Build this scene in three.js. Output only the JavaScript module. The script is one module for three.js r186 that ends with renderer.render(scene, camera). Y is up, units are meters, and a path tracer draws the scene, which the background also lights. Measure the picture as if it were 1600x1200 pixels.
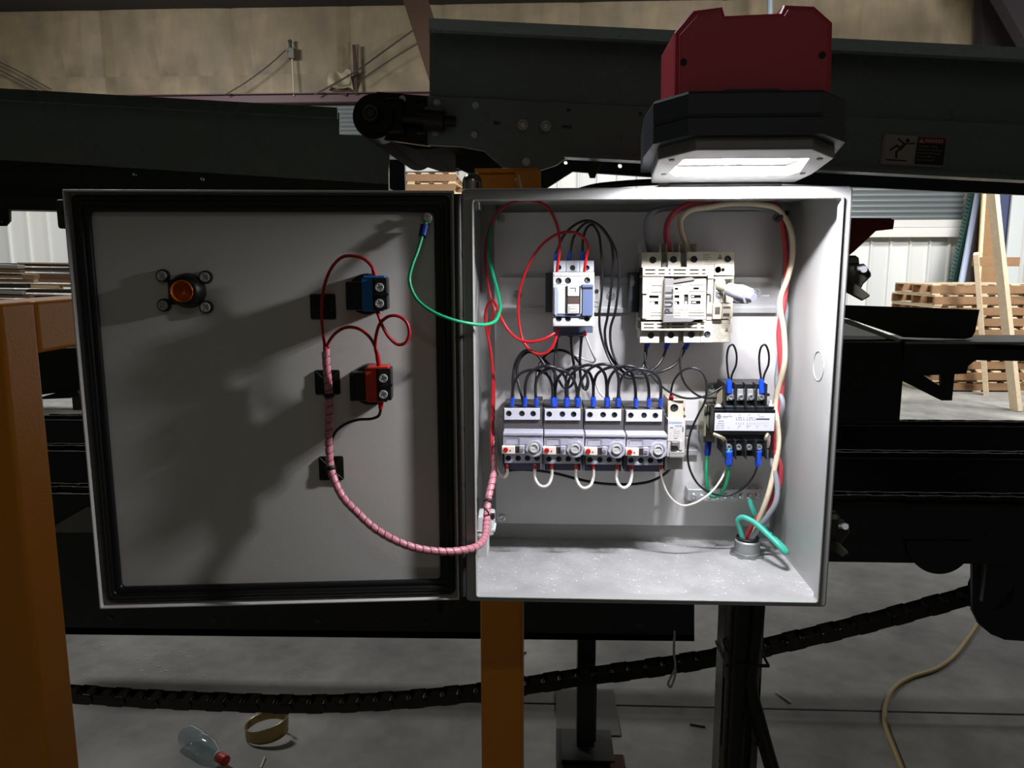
import * as THREE from 'three';
import { RoundedBoxGeometry } from 'three/addons/geometries/RoundedBoxGeometry.js';
import { ParametricGeometry } from 'three/addons/geometries/ParametricGeometry.js';
import { mergeGeometries } from 'three/addons/utils/BufferGeometryUtils.js';
import { RectAreaLightUniformsLib } from 'three/addons/lights/RectAreaLightUniformsLib.js';
import { TextGeometry } from 'three/addons/geometries/TextGeometry.js';
import { FontLoader } from 'three/addons/loaders/FontLoader.js';

// ---------- camera, lights, exposure ----------
const scene = new THREE.Scene();
const camera = new THREE.PerspectiveCamera(53.13, 4 / 3, 0.02, 60);
camera.position.set(0.089, 1.5, 0.832);
camera.rotation.set(THREE.MathUtils.degToRad(-8.89), THREE.MathUtils.degToRad(2.53), THREE.MathUtils.degToRad(-0.12), 'YXZ');
camera.updateMatrixWorld(true);
const renderer = new THREE.WebGLRenderer({ antialias: true });
renderer.toneMapping = THREE.LinearToneMapping;
renderer.toneMappingExposure = 1.0;
renderer.shadowMap.enabled = true;
RectAreaLightUniformsLib.init();
scene.background = new THREE.Color(0x020202);
const LED = 1850;            // work light chips
const BAY = { back: 100, mid: 85, front: 11, rack: 200 };   // shop lights: over the storage aisle, over the machine, behind the photographer

// ---------- helpers ----------
let seed = 7;
const rnd = () => { seed = (seed * 1664525 + 1013904223) >>> 0; return seed / 4294967296; };
const rr = (a, b) => a + (b - a) * rnd();
const V = (x, y, z) => new THREE.Vector3(x, y, z);
const R = THREE.MathUtils.degToRad;
const CP = camera.position, FP = 1200;
const ray = (px, py) => V((px - 800) / FP, (600 - py) / FP, -1).applyQuaternion(camera.quaternion);
const P = (px, py, z) => { const d = ray(px, py); return d.multiplyScalar((z - CP.z) / d.z).add(CP); };
const PY = (px, py, y) => { const d = ray(px, py); return d.multiplyScalar((y - CP.y) / d.y).add(CP); };
const PX = (px, py, x) => { const d = ray(px, py); return d.multiplyScalar((x - CP.x) / d.x).add(CP); };
const sc = (px, py, z) => P(px + 0.5, py, z).x - P(px - 0.5, py, z).x;      // metres per pixel on a plane

const FL = 0;                                   // floor
const B = { x0: 0, x1: 0.406, y0: 1.117, y1: 1.578, d: 0.2, plate: -0.188 };

const mats = {};
function mat(c, rough = 0.6, metal = 0, o = {}) {
  const k = c + '|' + rough + '|' + metal + '|' + Object.keys(o).map((q) => q + (o[q]?.uuid || o[q])).join();
  if (!mats[k]) { const { phys, ...rest } = o; mats[k] = new (phys ? THREE.MeshPhysicalMaterial : THREE.MeshStandardMaterial)({ color: c, roughness: rough, metalness: metal, ...rest }); }
  return mats[k];
}
function prep(g) {
  const keep = g.userData.keepUV; g = g.index ? g.toNonIndexed() : g.clone();
  for (const n of Object.keys(g.attributes)) if (!['position', 'normal', 'uv'].includes(n)) g.deleteAttribute(n);
  if (!g.attributes.normal) g.computeVertexNormals();
  g.clearGroups();
  if (!keep) {
    const p = g.attributes.position, n = g.attributes.normal, uv = new Float32Array(p.count * 2);
    for (let i = 0; i < p.count; i++) {
      const t = i - (i % 3);
      const ax = Math.abs(n.getX(t)), ay = Math.abs(n.getY(t)), az = Math.abs(n.getZ(t));
      const a = ax > ay && ax > az ? [p.getZ(i), p.getY(i)] : ay > az ? [p.getX(i), p.getZ(i)] : [p.getX(i), p.getY(i)];
      uv[2 * i] = a[0]; uv[2 * i + 1] = a[1];
    }
    g.setAttribute('uv', new THREE.BufferAttribute(uv, 2));
  }
  return g;
}
const merge = (gs) => { gs = (Array.isArray(gs) ? gs.flat(4) : [gs]).filter(Boolean).map(prep); return gs.length > 1 ? mergeGeometries(gs) : gs[0]; };
const taken = {};
function numbered(n) { const k = taken[n] = (taken[n] ?? -1) + 1; return k ? n + '_' + String(k).padStart(3, '0') : n; }
const bases = new Map();
function thing(name, label, category, base = V(0, 0, 0), group) {
  const o = new THREE.Group(); o.name = numbered(name); o.position.copy(base); scene.add(o); bases.set(o, base.clone());
  o.userData = { label, category }; if (group) o.userData.group = group;
  return o;
}
function mesh(name, g, m) { const o = new THREE.Mesh(g, m); o.name = name; o.castShadow = o.receiveShadow = true; return o; }
function part(name, geos, m, parent, label) {            // geometry in world coordinates, moved to the thing's base
  const b = bases.get(parent) || V(0, 0, 0), g = merge(geos); g.translate(-b.x, -b.y, -b.z);
  const o = mesh(name, g, m); parent.add(o); bases.set(o, b); if (label) o.userData.label = label;
  return o;
}
function solo(name, label, category, geos, m, group) {
  const g = merge(geos); g.computeBoundingBox(); const c = g.boundingBox.getCenter(V(0, 0, 0)); c.y = g.boundingBox.min.y;
  g.translate(-c.x, -c.y, -c.z);
  const o = mesh(numbered(name), g, m); o.position.copy(c); scene.add(o); bases.set(o, c);
  o.userData = { label, category }; if (group) o.userData.group = group;
  return o;
}
function struct(name, geos, m) {
  const o = mesh(name, merge(geos), m); scene.add(o); bases.set(o, V(0, 0, 0)); o.userData = { kind: 'structure', label: name.replace(/_/g, ' ') };
  return o;
}
// boxes
function rb(x0, x1, y0, y1, z0, z1, r = 0.0008, seg = 1) {
  const w = Math.abs(x1 - x0), h = Math.abs(y1 - y0), d = Math.abs(z1 - z0); r = Math.min(r, w * 0.45, h * 0.45, d * 0.45);
  const g = r > 0 ? new RoundedBoxGeometry(w, h, d, seg, r) : new THREE.BoxGeometry(w, h, d);
  return g.translate((x0 + x1) / 2, (y0 + y1) / 2, (z0 + z1) / 2);
}
function pb(px0, py0, px1, py1, zb, zf, r = 0.0008, seg = 1) {      // a box whose front face fills a pixel rectangle on the plane zf
  const cx = (px0 + px1) / 2, cy = (py0 + py1) / 2;
  return rb(P(px0, cy, zf).x, P(px1, cy, zf).x, P(cx, py1, zf).y, P(cx, py0, zf).y, zb, zf, r, seg);
}
const shapeOf = (pts) => new THREE.Shape(pts.map((p) => new THREE.Vector2(p.x, p.y)));
function circlePath(c, r, n = 20) { const h = new THREE.Path(); h.absarc(c.x, c.y, r, 0, Math.PI * 2, true); return h; }
// a thick quad between two pixel edges on different planes (top edge, then bottom edge)
function slantPlate(a, b, za, c, d, zb, t = 0.004) {
  const q = [P(...a, za), P(...b, za), P(...d, zb), P(...c, zb)], n = q[1].clone().sub(q[0]).cross(q[3].clone().sub(q[0])).normalize(); if (n.z < 0) n.negate();
  const r = q.map((v) => v.clone().addScaledVector(n, -t)), f = [[0, 3, 2], [0, 2, 1], [4, 5, 6], [4, 6, 7], [0, 1, 5], [0, 5, 4], [1, 2, 6], [1, 6, 5], [2, 3, 7], [2, 7, 6], [3, 0, 4], [3, 4, 7]], all = [...q, ...r];
  const g = new THREE.BufferGeometry().setFromPoints(f.flat().map((i) => all[i])); g.computeVertexNormals(); return g;
}
// a plate cut to an outline on the plane zf; holes are [px,py,r px] or pixel polygons
function plate(pts, zf, t, o = {}) {
  const s = shapeOf(pts.map((p) => P(p[0], p[1], zf)));
  for (const h of o.holes || []) {
    if (typeof h[0] === 'number') s.holes.push(circlePath(P(h[0], h[1], zf), h[2] * sc(h[0], h[1], zf)));
    else s.holes.push(new THREE.Path(h.map((p) => P(p[0], p[1], zf)).map((p) => new THREE.Vector2(p.x, p.y))));
  }
  const b = o.bevel ?? 0;
  const g = new THREE.ExtrudeGeometry(s, { depth: t - 2 * b, bevelEnabled: b > 0, bevelSize: b, bevelThickness: b, bevelOffset: -b, bevelSegments: 1, curveSegments: o.seg ?? 10 });
  return g.translate(0, 0, zf - t + b);
}
const prect = (x0, y0, x1, y1) => [[x0, y0], [x1, y0], [x1, y1], [x0, y1]];
const slot = (x0, y0, x1, y1) => prect(x0, y0 - 0.35, x1, y1 + 0.35);
function rrect(x0, x1, y0, y1, r) {
  const s = new THREE.Shape();
  s.moveTo(x0 + r, y0); s.lineTo(x1 - r, y0); s.absarc(x1 - r, y0 + r, r, -Math.PI / 2, 0); s.lineTo(x1, y1 - r); s.absarc(x1 - r, y1 - r, r, 0, Math.PI / 2);
  s.lineTo(x0 + r, y1); s.absarc(x0 + r, y1 - r, r, Math.PI / 2, Math.PI); s.lineTo(x0, y0 + r); s.absarc(x0 + r, y0 + r, r, Math.PI, Math.PI * 1.5);
  return s;
}
const ext = (s, d, b = 0, seg = 6) => new THREE.ExtrudeGeometry(s, { depth: d - 2 * b, bevelEnabled: b > 0, bevelSize: b, bevelThickness: b, bevelOffset: -b, bevelSegments: 2, curveSegments: seg }).translate(0, 0, b);
function cyl(a, b, r, n = 16, r2 = r) {
  const d = b.clone().sub(a), g = new THREE.CylinderGeometry(r2, r, d.length(), n);
  return g.applyQuaternion(new THREE.Quaternion().setFromUnitVectors(V(0, 1, 0), d.normalize())).translate((a.x + b.x) / 2, (a.y + b.y) / 2, (a.z + b.z) / 2);
}
function bar(a, b, w, d, twist = 0) {                      // a rectangular bar between two points
  const k = b.clone().sub(a), g = new RoundedBoxGeometry(w, k.length(), d, 1, Math.min(w, d) * 0.06); g.rotateY(twist);
  return g.applyQuaternion(new THREE.Quaternion().setFromUnitVectors(V(0, 1, 0), k.normalize())).translate((a.x + b.x) / 2, (a.y + b.y) / 2, (a.z + b.z) / 2);
}
function disc(px, py, zf, rp, h, n = 20, cone = 1) { const c = P(px, py, zf), r = rp * sc(px, py, zf); return cyl(V(c.x, c.y, zf - h), V(c.x, c.y, zf), r, n, r * cone); }
function ring(px, py, zf, r0, r1, h) {
  const c = P(px, py, zf), k = sc(px, py, zf), s = new THREE.Shape(); s.absarc(c.x, c.y, r1 * k, 0, Math.PI * 2); s.holes.push(circlePath(c, r0 * k));
  return ext(s, h, Math.min(h, (r1 - r0) * k) * 0.2, 12).translate(0, 0, zf - h);
}
function tube(pts, r, n = 8, seg, closed = false) {
  const c = new THREE.CatmullRomCurve3(pts, closed, 'centripetal');
  return new THREE.TubeGeometry(c, seg || Math.max(10, pts.length * 6), r, n, closed);
}
const caps = (pts, r) => [pts[0], pts[pts.length - 1]].map((p) => new THREE.SphereGeometry(r, 8, 5).translate(p.x, p.y, p.z));
const lathe = (prof, n = 24) => new THREE.LatheGeometry(prof.map((p) => new THREE.Vector2(p[0], p[1])), n);
// a screw head on the plane zf with a recessed cross or slot
function screwHead(c, r, h = 0.0018, kind = 'cross', turn = 0.4) {
  const s = new THREE.Shape(); s.absarc(0, 0, r, 0, Math.PI * 2);
  const a = r * 0.62, b = r * 0.17, q = kind === 'cross' ? [[b, b], [b, a], [-b, a], [-b, b], [-a, b], [-a, -b], [-b, -b], [-b, -a], [b, -a], [b, -b], [a, -b], [a, b]] : [[a * 1.4, b], [-a * 1.4, b], [-a * 1.4, -b], [a * 1.4, -b]];
  s.holes.push(new THREE.Path(q.map((p) => new THREE.Vector2(...p))));
  const top = ext(s, h * 0.75, r * 0.12, 8).translate(0, 0, h * 0.25), base = new THREE.CylinderGeometry(r * 0.99, r * 0.99, h * 0.4, 16).rotateX(Math.PI / 2).translate(0, 0, h * 0.2);
  return merge([top, base]).rotateZ(turn).translate(c.x, c.y, c.z);
}
const pscrew = (px, py, z, rp, kind, turn, h) => screwHead(P(px, py, z), rp * sc(px, py, z), h, kind, turn);
function hexBolt(c, r, h = 0.008, n = 6) { return [new THREE.CylinderGeometry(r, r, h, n).rotateX(Math.PI / 2).translate(c.x, c.y, c.z + h / 2 + 0.001), new THREE.CylinderGeometry(r * 1.45, r * 1.45, 0.002, 16).rotateX(Math.PI / 2).translate(c.x, c.y, c.z + 0.001)]; }

// ---------- textures ----------
function noise2(w, h, cells, oct = 4, sd = 1) {            // tiling value noise 0..1
  const out = new Float32Array(w * h); let amp = 1, tot = 0, c = cells;
  for (let o = 0; o < oct; o++) {
    let s = sd * 977 + o * 131; const g = new Float32Array(c * c); for (let i = 0; i < g.length; i++) { s = (s * 1664525 + 1013904223) >>> 0; g[i] = s / 4294967296; }
    for (let y = 0; y < h; y++) for (let x = 0; x < w; x++) {
      const u = x / w * c, v = y / h * c, i = u | 0, j = v | 0, a = u - i, b = v - j, sa = a * a * (3 - 2 * a), sb = b * b * (3 - 2 * b), i1 = (i + 1) % c, j1 = (j + 1) % c;
      out[y * w + x] += amp * ((g[j * c + i] * (1 - sa) + g[j * c + i1] * sa) * (1 - sb) + (g[j1 * c + i] * (1 - sa) + g[j1 * c + i1] * sa) * sb);
    }
    tot += amp; amp *= 0.55; c *= 2;
  }
  for (let i = 0; i < out.length; i++) out[i] /= tot; return out;
}
function tex(w, h, fn, srgb, rx = 1, ry = rx) {
  const d = new Uint8Array(w * h * 4);
  for (let y = 0; y < h; y++) for (let x = 0; x < w; x++) { const c = fn(x, y), i = (y * w + x) * 4; d[i] = c[0]; d[i + 1] = c[1]; d[i + 2] = c[2]; d[i + 3] = 255; }
  const t = new THREE.DataTexture(d, w, h); t.magFilter = t.minFilter = THREE.LinearFilter; t.wrapS = t.wrapT = THREE.RepeatWrapping; t.repeat.set(rx, ry);
  if (srgb) t.colorSpace = THREE.SRGBColorSpace; t.needsUpdate = true; return t;
}
const N1 = noise2(256, 256, 8, 5, 3), N2 = noise2(512, 512, 6, 6, 5), N3 = noise2(256, 256, 40, 2, 9);
const peel = tex(256, 256, (x, y) => { const v = N3[y * 256 + x] * 255; return [v, v, v]; }, false, 12);
const scuff = tex(256, 256, (x, y) => { const v = 90 + N1[y * 256 + x] * 130; return [v, v, v]; }, false, 3);
const concreteMap = tex(512, 512, (x, y) => {
  const n = N2[y * 512 + x], f = N1[(y * 3 % 256) * 256 + (x * 3 % 256)]; let v = 130 + (n - 0.5) * 80 + (f - 0.5) * 26 - 40 * Math.max(0, f - 0.68);
  return [v, v * 0.985, v * 0.92];
}, true, 0.42);
const woodMap = tex(256, 256, (x, y) => {
  const n = N1[y * 256 + x], g = Math.sin((y * 0.35 + n * 26 + N1[(y * 2 % 256) * 256 + (x >> 3)] * 12)) * 0.5 + 0.5; const v = 0.86 + g * 0.06 + (n - 0.5) * 0.1;
  return [238 * v, 224 * v, 198 * v];
}, true, 2.2);
const dustMap = tex(512, 512, (x, y) => { const n = N2[y * 512 + x], f = N3[(y % 256) * 256 + (x % 256)], k = f > 0.8 && n > 0.45 ? 225 : 172 + (n - 0.5) * 50; return [k, k, k * 0.985]; }, true, 5);
const insulMap = tex(256, 512, (x, y) => { const n = N1[((y >> 3) % 256) * 256 + x], m = N2[y * 512 + x]; const v = 94 + (n - 0.5) * 34 + (m - 0.5) * 26; return [v * 1.14, v * 1.0, v * 0.74]; }, true, 0.7);
function canvasTex(w, h, draw) {
  const c = document.createElement('canvas'); c.width = w; c.height = h; const k = c.getContext('2d'); draw(k, w, h);
  const t = new THREE.CanvasTexture(c); t.colorSpace = THREE.SRGBColorSpace; t.magFilter = THREE.LinearFilter; return t;
}
// a printed sticker: thin sheet with its own uv, standing on a pixel quad of the plane zf
function sticker(px0, py0, px1, py1, zf, t = 0.0003) {
  const cx = (px0 + px1) / 2, cy = (py0 + py1) / 2, x0 = P(px0, cy, zf).x, x1 = P(px1, cy, zf).x, y0 = P(cx, py1, zf).y, y1 = P(cx, py0, zf).y;
  const g = new THREE.PlaneGeometry(x1 - x0, y1 - y0).translate((x0 + x1) / 2, (y0 + y1) / 2, zf + t); g.userData.keepUV = true; return g;
}
function keepPrep(g) { const q = g.toNonIndexed(); q.userData.keepUV = true; return q; }
const font = await new FontLoader().loadAsync('fonts/droid/droid_sans_bold.typeface.json');

// ---------- shared materials ----------
const M = {
  boxPaint: mat(0xa9aaa6, 0.38, 0, { phys: true, clearcoat: 0.35, clearcoatRoughness: 0.25, bumpMap: peel, bumpScale: 0.00004 }),
  plateWhite: mat(0xc8c7c4, 0.5, 0, { bumpMap: peel, bumpScale: 0.00006 }),
  gasket: mat(0x0b0b0c, 0.42, 0),
  green: mat(0x717e78, 0.5, 0, { roughnessMap: scuff, bumpMap: peel, bumpScale: 0.0002 }),
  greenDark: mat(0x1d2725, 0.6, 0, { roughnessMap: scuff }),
  black: mat(0x0c0c0d, 0.5),
  orange: mat(0xdd8804, 0.45, 0, { phys: true, clearcoat: 0.15, clearcoatRoughness: 0.2, bumpMap: peel, bumpScale: 0.0002 }),
  steel: mat(0xc4c7c8, 0.34, 0.7, { roughnessMap: scuff }),
  zinc: mat(0xc5c7c6, 0.4, 0.6),
  darkSteel: mat(0x2e2b29, 0.45, 0.85, { roughnessMap: scuff }),
  chain: mat(0x3f3c3a, 0.22, 0.8),
  brass: mat(0xb49a5a, 0.3, 1),
  wireBlack: mat(0x141416, 0.38), wireRed: mat(0xb3141c, 0.4), wireGreen: mat(0x12a06a, 0.4), wireWhite: mat(0xdedad0, 0.45),
  cableRed: mat(0xc2414a, 0.45), cableWhite: mat(0xd9c9ab, 0.5), cableGrey: mat(0x8b8e93, 0.45), cableTeal: mat(0x3fb39b, 0.42),
  ferrule: mat(0x1d4fd2, 0.4), ferruleRed: mat(0xb91a20, 0.45), lugBlue: mat(0x1238b8, 0.35),
  white: mat(0xbcbcba, 0.45), cream: mat(0xb5ae9c, 0.5), screw: mat(0x4a5053, 0.35, 0.6), hole: mat(0x101214, 0.7),
  maroon: mat(0x8a3038, 0.55), wood: mat(0xf0e2c6, 0.75, 0, { map: woodMap }), woodDark: mat(0xa5866a, 0.8, 0, { map: woodMap }), woodPale: mat(0xfff3e2, 0.75, 0, { map: woodMap }),
};
// ---------- the warehouse ----------
const ZW = -11, XL = -10, XR = 12, ZF = 4.5, HC = 6.6, UP0 = P(300, 152, ZW).y, UP1 = P(300, 13, ZW).y;
{
  const g = new THREE.BoxGeometry(XR - XL + 0.6, 0.2, ZF - ZW + 0.6).translate((XL + XR) / 2, -0.1, (ZF + ZW) / 2);
  const zj = PY(1100, 1105, 0).z;
  const halves = [rb(XL - 0.3, XR + 0.3, -0.2, 0, zj + 0.003, ZF + 0.3, 0.004), rb(XL - 0.3, XR + 0.3, -0.2, 0, ZW - 0.3, zj - 0.003, 0.004), rb(XL, XR, -0.2, -0.012, zj - 0.01, zj + 0.01, 0)];
  struct('floor', halves, mat(0xffffff, 0.82, 0, { map: concreteMap, bumpMap: concreteMap, bumpScale: 0.0015 }));
  struct('ceiling', rb(XL - 0.3, XR + 0.3, HC, HC + 0.2, ZW - 0.3, ZF + 0.3, 0), mat(0x4a4438, 0.9));
  struct('wall_left', rb(XL - 0.3, XL, 0, HC, ZW - 0.3, ZF + 0.3, 0), mat(0x8d8877, 0.85));
  struct('wall_right', rb(XR, XR + 0.3, 0, HC, ZW - 0.3, ZF + 0.3, 0), mat(0xa8a496, 0.85));
  struct('wall_front', rb(XL, XR, 0, HC, ZF, ZF + 0.3, 0), mat(0x6d6a60, 0.85));
  const wb = struct('wall_back', rb(XL, XR, 0, HC, ZW - 0.3, ZW - 0.12, 0), mat(0x9a978c, 0.85));
  // insulation sheets above the girt, sagging a little between their seams
  const seams = [-260, -60, 158, 362, 548, 690, 905, 1130, 1345, 1545, 1740, 1950];
  const im = mat(0xffffff, 0.7, 0, { map: insulMap, side: THREE.DoubleSide, bumpMap: insulMap, bumpScale: 0.01 });
  for (let i = 0; i + 1 < seams.length; i++) {
    const x0 = P(seams[i], 100, ZW).x, x1 = P(seams[i + 1], 100, ZW).x, ph = rr(0, 6);
    const g2 = new ParametricGeometry((u, v, t) => { const s = Math.sin(Math.PI * u), e = Math.min(u, 1 - u); t.set(x0 + (x1 - x0) * u, UP0 - 0.1 + (HC - UP0 + 0.1) * v, ZW - 0.03 + 0.045 * Math.min(1, e * 9) + 0.03 * s * Math.sin(v * 9 + ph) - (e < 0.012 ? 0.03 : 0)); }, 40, 14);
    part('insulation_panel', g2, im, wb);
  }
  // ribbed white cladding below
  const edges = []; for (let x = -60; x <= 1800; x += 31) edges.push(P(x, 330, ZW).x);
  const wm = [mat(0xd8d7cd, 0.5), mat(0xcfcfc7, 0.5), mat(0xdddcd3, 0.5)];
  edges.forEach((x, i) => {
    if (i + 1 >= edges.length) return;
    const w = edges[i + 1] - x, s = new THREE.Shape([[0, 0], [w, 0], [w, -0.012], [w * 0.16, -0.012], [w * 0.12, -0.05], [w * 0.04, -0.05], [0, -0.012]].map((q) => new THREE.Vector2(...q)));
    part('cladding_panel', new THREE.ExtrudeGeometry(s, { depth: UP0 - 0.1, bevelEnabled: false }).rotateX(-Math.PI / 2).translate(x, 0, ZW - 0.115), wm[i % 3], wb);
  });
  // maroon girt, eave beam, jamb, roll-up doors
  const girtY0 = P(420, 164, ZW).y, girtY1 = P(420, 150, ZW).y;
  struct('trim_1', [rb(XL, XR, girtY0, girtY1, ZW - 0.06, ZW + 0.14, 0.01), rb(XL, XR, girtY1 - 0.015, girtY1, ZW + 0.02, ZW + 0.2, 0.004)], mat(0x3e201d, 0.6));
  struct('trim_2', [rb(XL, XR, UP1, UP1 + 0.5, ZW + 0.1, ZW + 0.5, 0.02), rb(XL, XR, UP1 - 0.02, UP1, ZW + 0.05, ZW + 0.6, 0.01)], mat(0x140d0c, 0.7));
  const rollup = (name, px0, px1, py0, py1, n) => {
    const x0 = P(px0, (py0 + py1) / 2, ZW).x, x1 = P(px1, (py0 + py1) / 2, ZW).x, y0 = P((px0 + px1) / 2, py1, ZW).y, y1 = P((px0 + px1) / 2, py0, ZW).y;
    const d = struct(name, rb(x0, x1, y0 - 0.02, y0 + 0.09, ZW + 0.0, ZW + 0.07, 0.01), mat(0xc9c7bd, 0.5));
    const h = (y1 - y0 - 0.09) / n, sm = mat(0x7f8482, 0.4, 0.5);
    for (let i = 0; i < n; i++) {
      const s = new THREE.Shape(), a = []; for (let k = 0; k <= 6; k++) a.push(new THREE.Vector2(-0.035 * Math.sin(Math.PI * k / 6), h * k / 6));
      s.setFromPoints([new THREE.Vector2(0.012, 0), ...a, new THREE.Vector2(0.012, h)]);
      part('slat', new THREE.ExtrudeGeometry(s, { depth: x1 - x0, bevelEnabled: false }).rotateY(Math.PI / 2).translate(x0, y0 + 0.09 + i * h, ZW + 0.02), sm, d);
    }
    return d;
  };
  rollup('door_1', 250, 690, 166, 268, 14);
  rollup('door_2', 1130, 1506, 232, 354, 13);
  struct('trim_3', rb(P(690, 250, ZW).x, P(712, 250, ZW).x, 0, girtY0, ZW - 0.02, ZW + 0.12, 0.01), mat(0x6a4440, 0.6));
  const gy = [P(1430, 371, ZW).y, P(1430, 356, ZW).y];
  struct('trim_4', rb(P(1180, 363, ZW).x, P(1506, 363, ZW).x, gy[0], gy[1], ZW, ZW + 0.1, 0.01), mat(0xd2cfc4, 0.7));
  // sloped brown roof brace in front of the wall
  struct('trim_5', bar(P(630, -60, ZW + 1.5), P(706, 175, ZW + 1.5), 0.3, 0.12), mat(0x3a2716, 0.95));
  struct('trim_6', bar(P(1560, -60, ZW + 1.2), P(1640, 80, ZW + 1.2), 0.5, 0.22), mat(0x120909, 0.95));
  struct('trim_7', bar(P(1556, -40, ZW + 0.3), P(1560, 120, ZW + 0.3), 0.5, 0.2), mat(0x1c1512, 0.95));
  struct('trim_8', cyl(P(1203, -40, ZW + 0.5), P(1203, 240, ZW + 0.5), 0.045, 12), mat(0xb9c2c6, 0.3, 0.6));
}
// small things on the back wall
{
  const z = ZW + 0.16;
  const c = P(455, 82, z), t = thing('junction_box', 'small grey junction box high on the stained insulation', 'junction box', V(c.x, c.y - 0.1, c.z));
  part('box', [rb(c.x - 0.045, c.x + 0.055, c.y - 0.09, c.y + 0.06, z - 0.05, z + 0.05, 0.01)], mat(0x4a463a, 0.6), t);
  part('conduit', cyl(V(c.x + 0.01, c.y - 0.08, z), P(459, 150, z), 0.012, 8), mat(0x8d8468, 0.5), t);
  part('fitting', [cyl(V(c.x - 0.005, c.y + 0.05, z), V(c.x - 0.012, c.y + 0.13, z), 0.022, 10), new THREE.SphereGeometry(0.03, 10, 8).translate(c.x - 0.012, c.y + 0.15, z)], mat(0x1d1a15, 0.6), t);
  const cable = (label, pts, r = 0.009) => solo('cable', label, 'cable', tube(pts.map((p) => P(p[0], p[1], z + 0.1)), r, 6), mat(0x2f2318, 0.7));
  cable('thin dark cable sloping from the junction box down to the maroon girt', [[447, 78], [420, 102], [385, 128], [352, 148]]);
  cable('dark guy cable rising steeply right of the torn insulation seam', [[492, 148], [555, 112], [600, 80], [646, 47]], 0.012);
  cable('fainter lower guy cable right of the torn insulation seam', [[556, 130], [600, 100], [660, 64]], 0.008);
  cable('upper of two slack cables at far left of the insulation wall', [[-20, 88], [30, 112], [80, 140]]);
  cable('lower of two slack cables at far left of the insulation wall', [[-20, 100], [20, 120], [58, 140]]);
  const tt = thing('torn_insulation', 'torn flap of insulation hanging beside a dark seam', 'insulation', P(540, 148, z));
  part('flap', new ParametricGeometry((u, v, o) => { const p = P(514 + 36 * u, 142 - 26 * v - 6 * Math.sin(u * 3), z); o.set(p.x, p.y + 0.03 * Math.sin(u * 9), p.z + 0.08 * Math.sin(u * 5 + v * 3)); }, 12, 8), mat(0x8b8062, 0.8, 0, { side: THREE.DoubleSide }), tt);
  part('batten', [bar(P(553, 70, z), P(557, 148, z), 0.045, 0.03), bar(P(515, 138, z), P(542, 148, z), 0.05, 0.04)], mat(0x33170f, 0.8), tt);
  part('strip', bar(P(545, 66, z), P(544, 120, z), 0.03, 0.02), mat(0x5c4a30, 0.8), tt);
}
// shop lights, out of the frame above
function shopLight(label, x, y, z, w, d, L, tilt = 0) {      // tilt turns the face towards the back wall
  const t = thing('shop_light', label, 'lamp', V(x, y, z)), Q = new THREE.Matrix4().makeRotationX(tilt).setPosition(x, y, z), put = (g) => g.applyMatrix4(Q);
  part('housing', put(rb(-w / 2 - 0.03, w / 2 + 0.03, 0.02, 0.1, -d / 2 - 0.03, d / 2 + 0.03, 0.01)), mat(0xd8d8d4, 0.5), t);
  part('hanger_rod', [cyl(V(x - w / 3, y + 0.06, z), V(x - w / 3, HC, z), 0.006, 6), cyl(V(x + w / 3, y + 0.06, z), V(x + w / 3, HC, z), 0.006, 6)], M.zinc, t);
  const m = new THREE.MeshStandardMaterial({ color: 0xffffff, emissive: 0xfff4e2, emissiveIntensity: 1.5 });
  part('light_panel', put(rb(-w / 2, w / 2, 0.012, 0.022, -d / 2, d / 2, 0)), m, t);
  const l = new THREE.RectAreaLight(0xf6f8ff, L, w, d); l.position.set(x, y, z); l.rotation.x = -Math.PI / 2 + tilt; scene.add(l);
}
shopLight('shop light over the right storage aisle', 5.2, 4.35, -7.0, 1.2, 0.6, BAY.back * 0.85, R(36));
shopLight('shop light over the middle of the storage aisle', 0.8, 4.35, -7.0, 1.2, 0.6, BAY.back * 0.7, R(36));
shopLight('shop light over the left storage aisle', -5.2, 4.35, -7.0, 1.2, 0.6, BAY.back * 1.25, R(36));
shopLight('shop light left of the conveyor machine', -3.0, 5.5, -3.2, 1.2, 0.4, BAY.mid);
shopLight('shop light in front of the right storage aisle', 5.6, 4.3, -3.8, 1.2, 0.5, BAY.rack, R(50));
shopLight('shop light behind the photographer', 0.9, 3.9, 3.0, 1.2, 0.4, BAY.front, R(-30));

// ---------- storage aisle ----------
const woods = [M.wood, M.woodPale, M.woodDark];
function pallet(x, y, z, w, d, turn, label) {             // origin at the bottom centre
  const t = new THREE.Group(); t.name = numbered('pallet'); t.position.set(x, y, z); t.rotation.y = turn; t.userData = { label, category: 'pallet', group: 'wooden pallets stacked in the aisle' }; scene.add(t); bases.set(t, V(0, 0, 0));
  for (const k of [-1, 0, 1]) part('stringer', rb(-w / 2, w / 2, 0.018, 0.105, k * (d / 2 - 0.02) - 0.019, k * (d / 2 - 0.02) + 0.019, 0.003), woods[2], t);
  for (let i = 0; i < 7; i++) { const c = -w / 2 + 0.05 + i * (w - 0.1) / 6; part('deck_board', rb(c - 0.047, c + 0.047, 0.106, 0.124, -d / 2, d / 2, 0.003), woods[(i * 7 + (y * 10 | 0)) % 5 === 0 ? 0 : 1], t); }
  for (let i = 0; i < 3; i++) { const c = -w / 2 + 0.05 + i * (w - 0.1) / 2; part('bottom_board', rb(c - 0.047, c + 0.047, 0, 0.017, -d / 2, d / 2, 0.003), woods[0], t); }
  return t;
}
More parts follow.
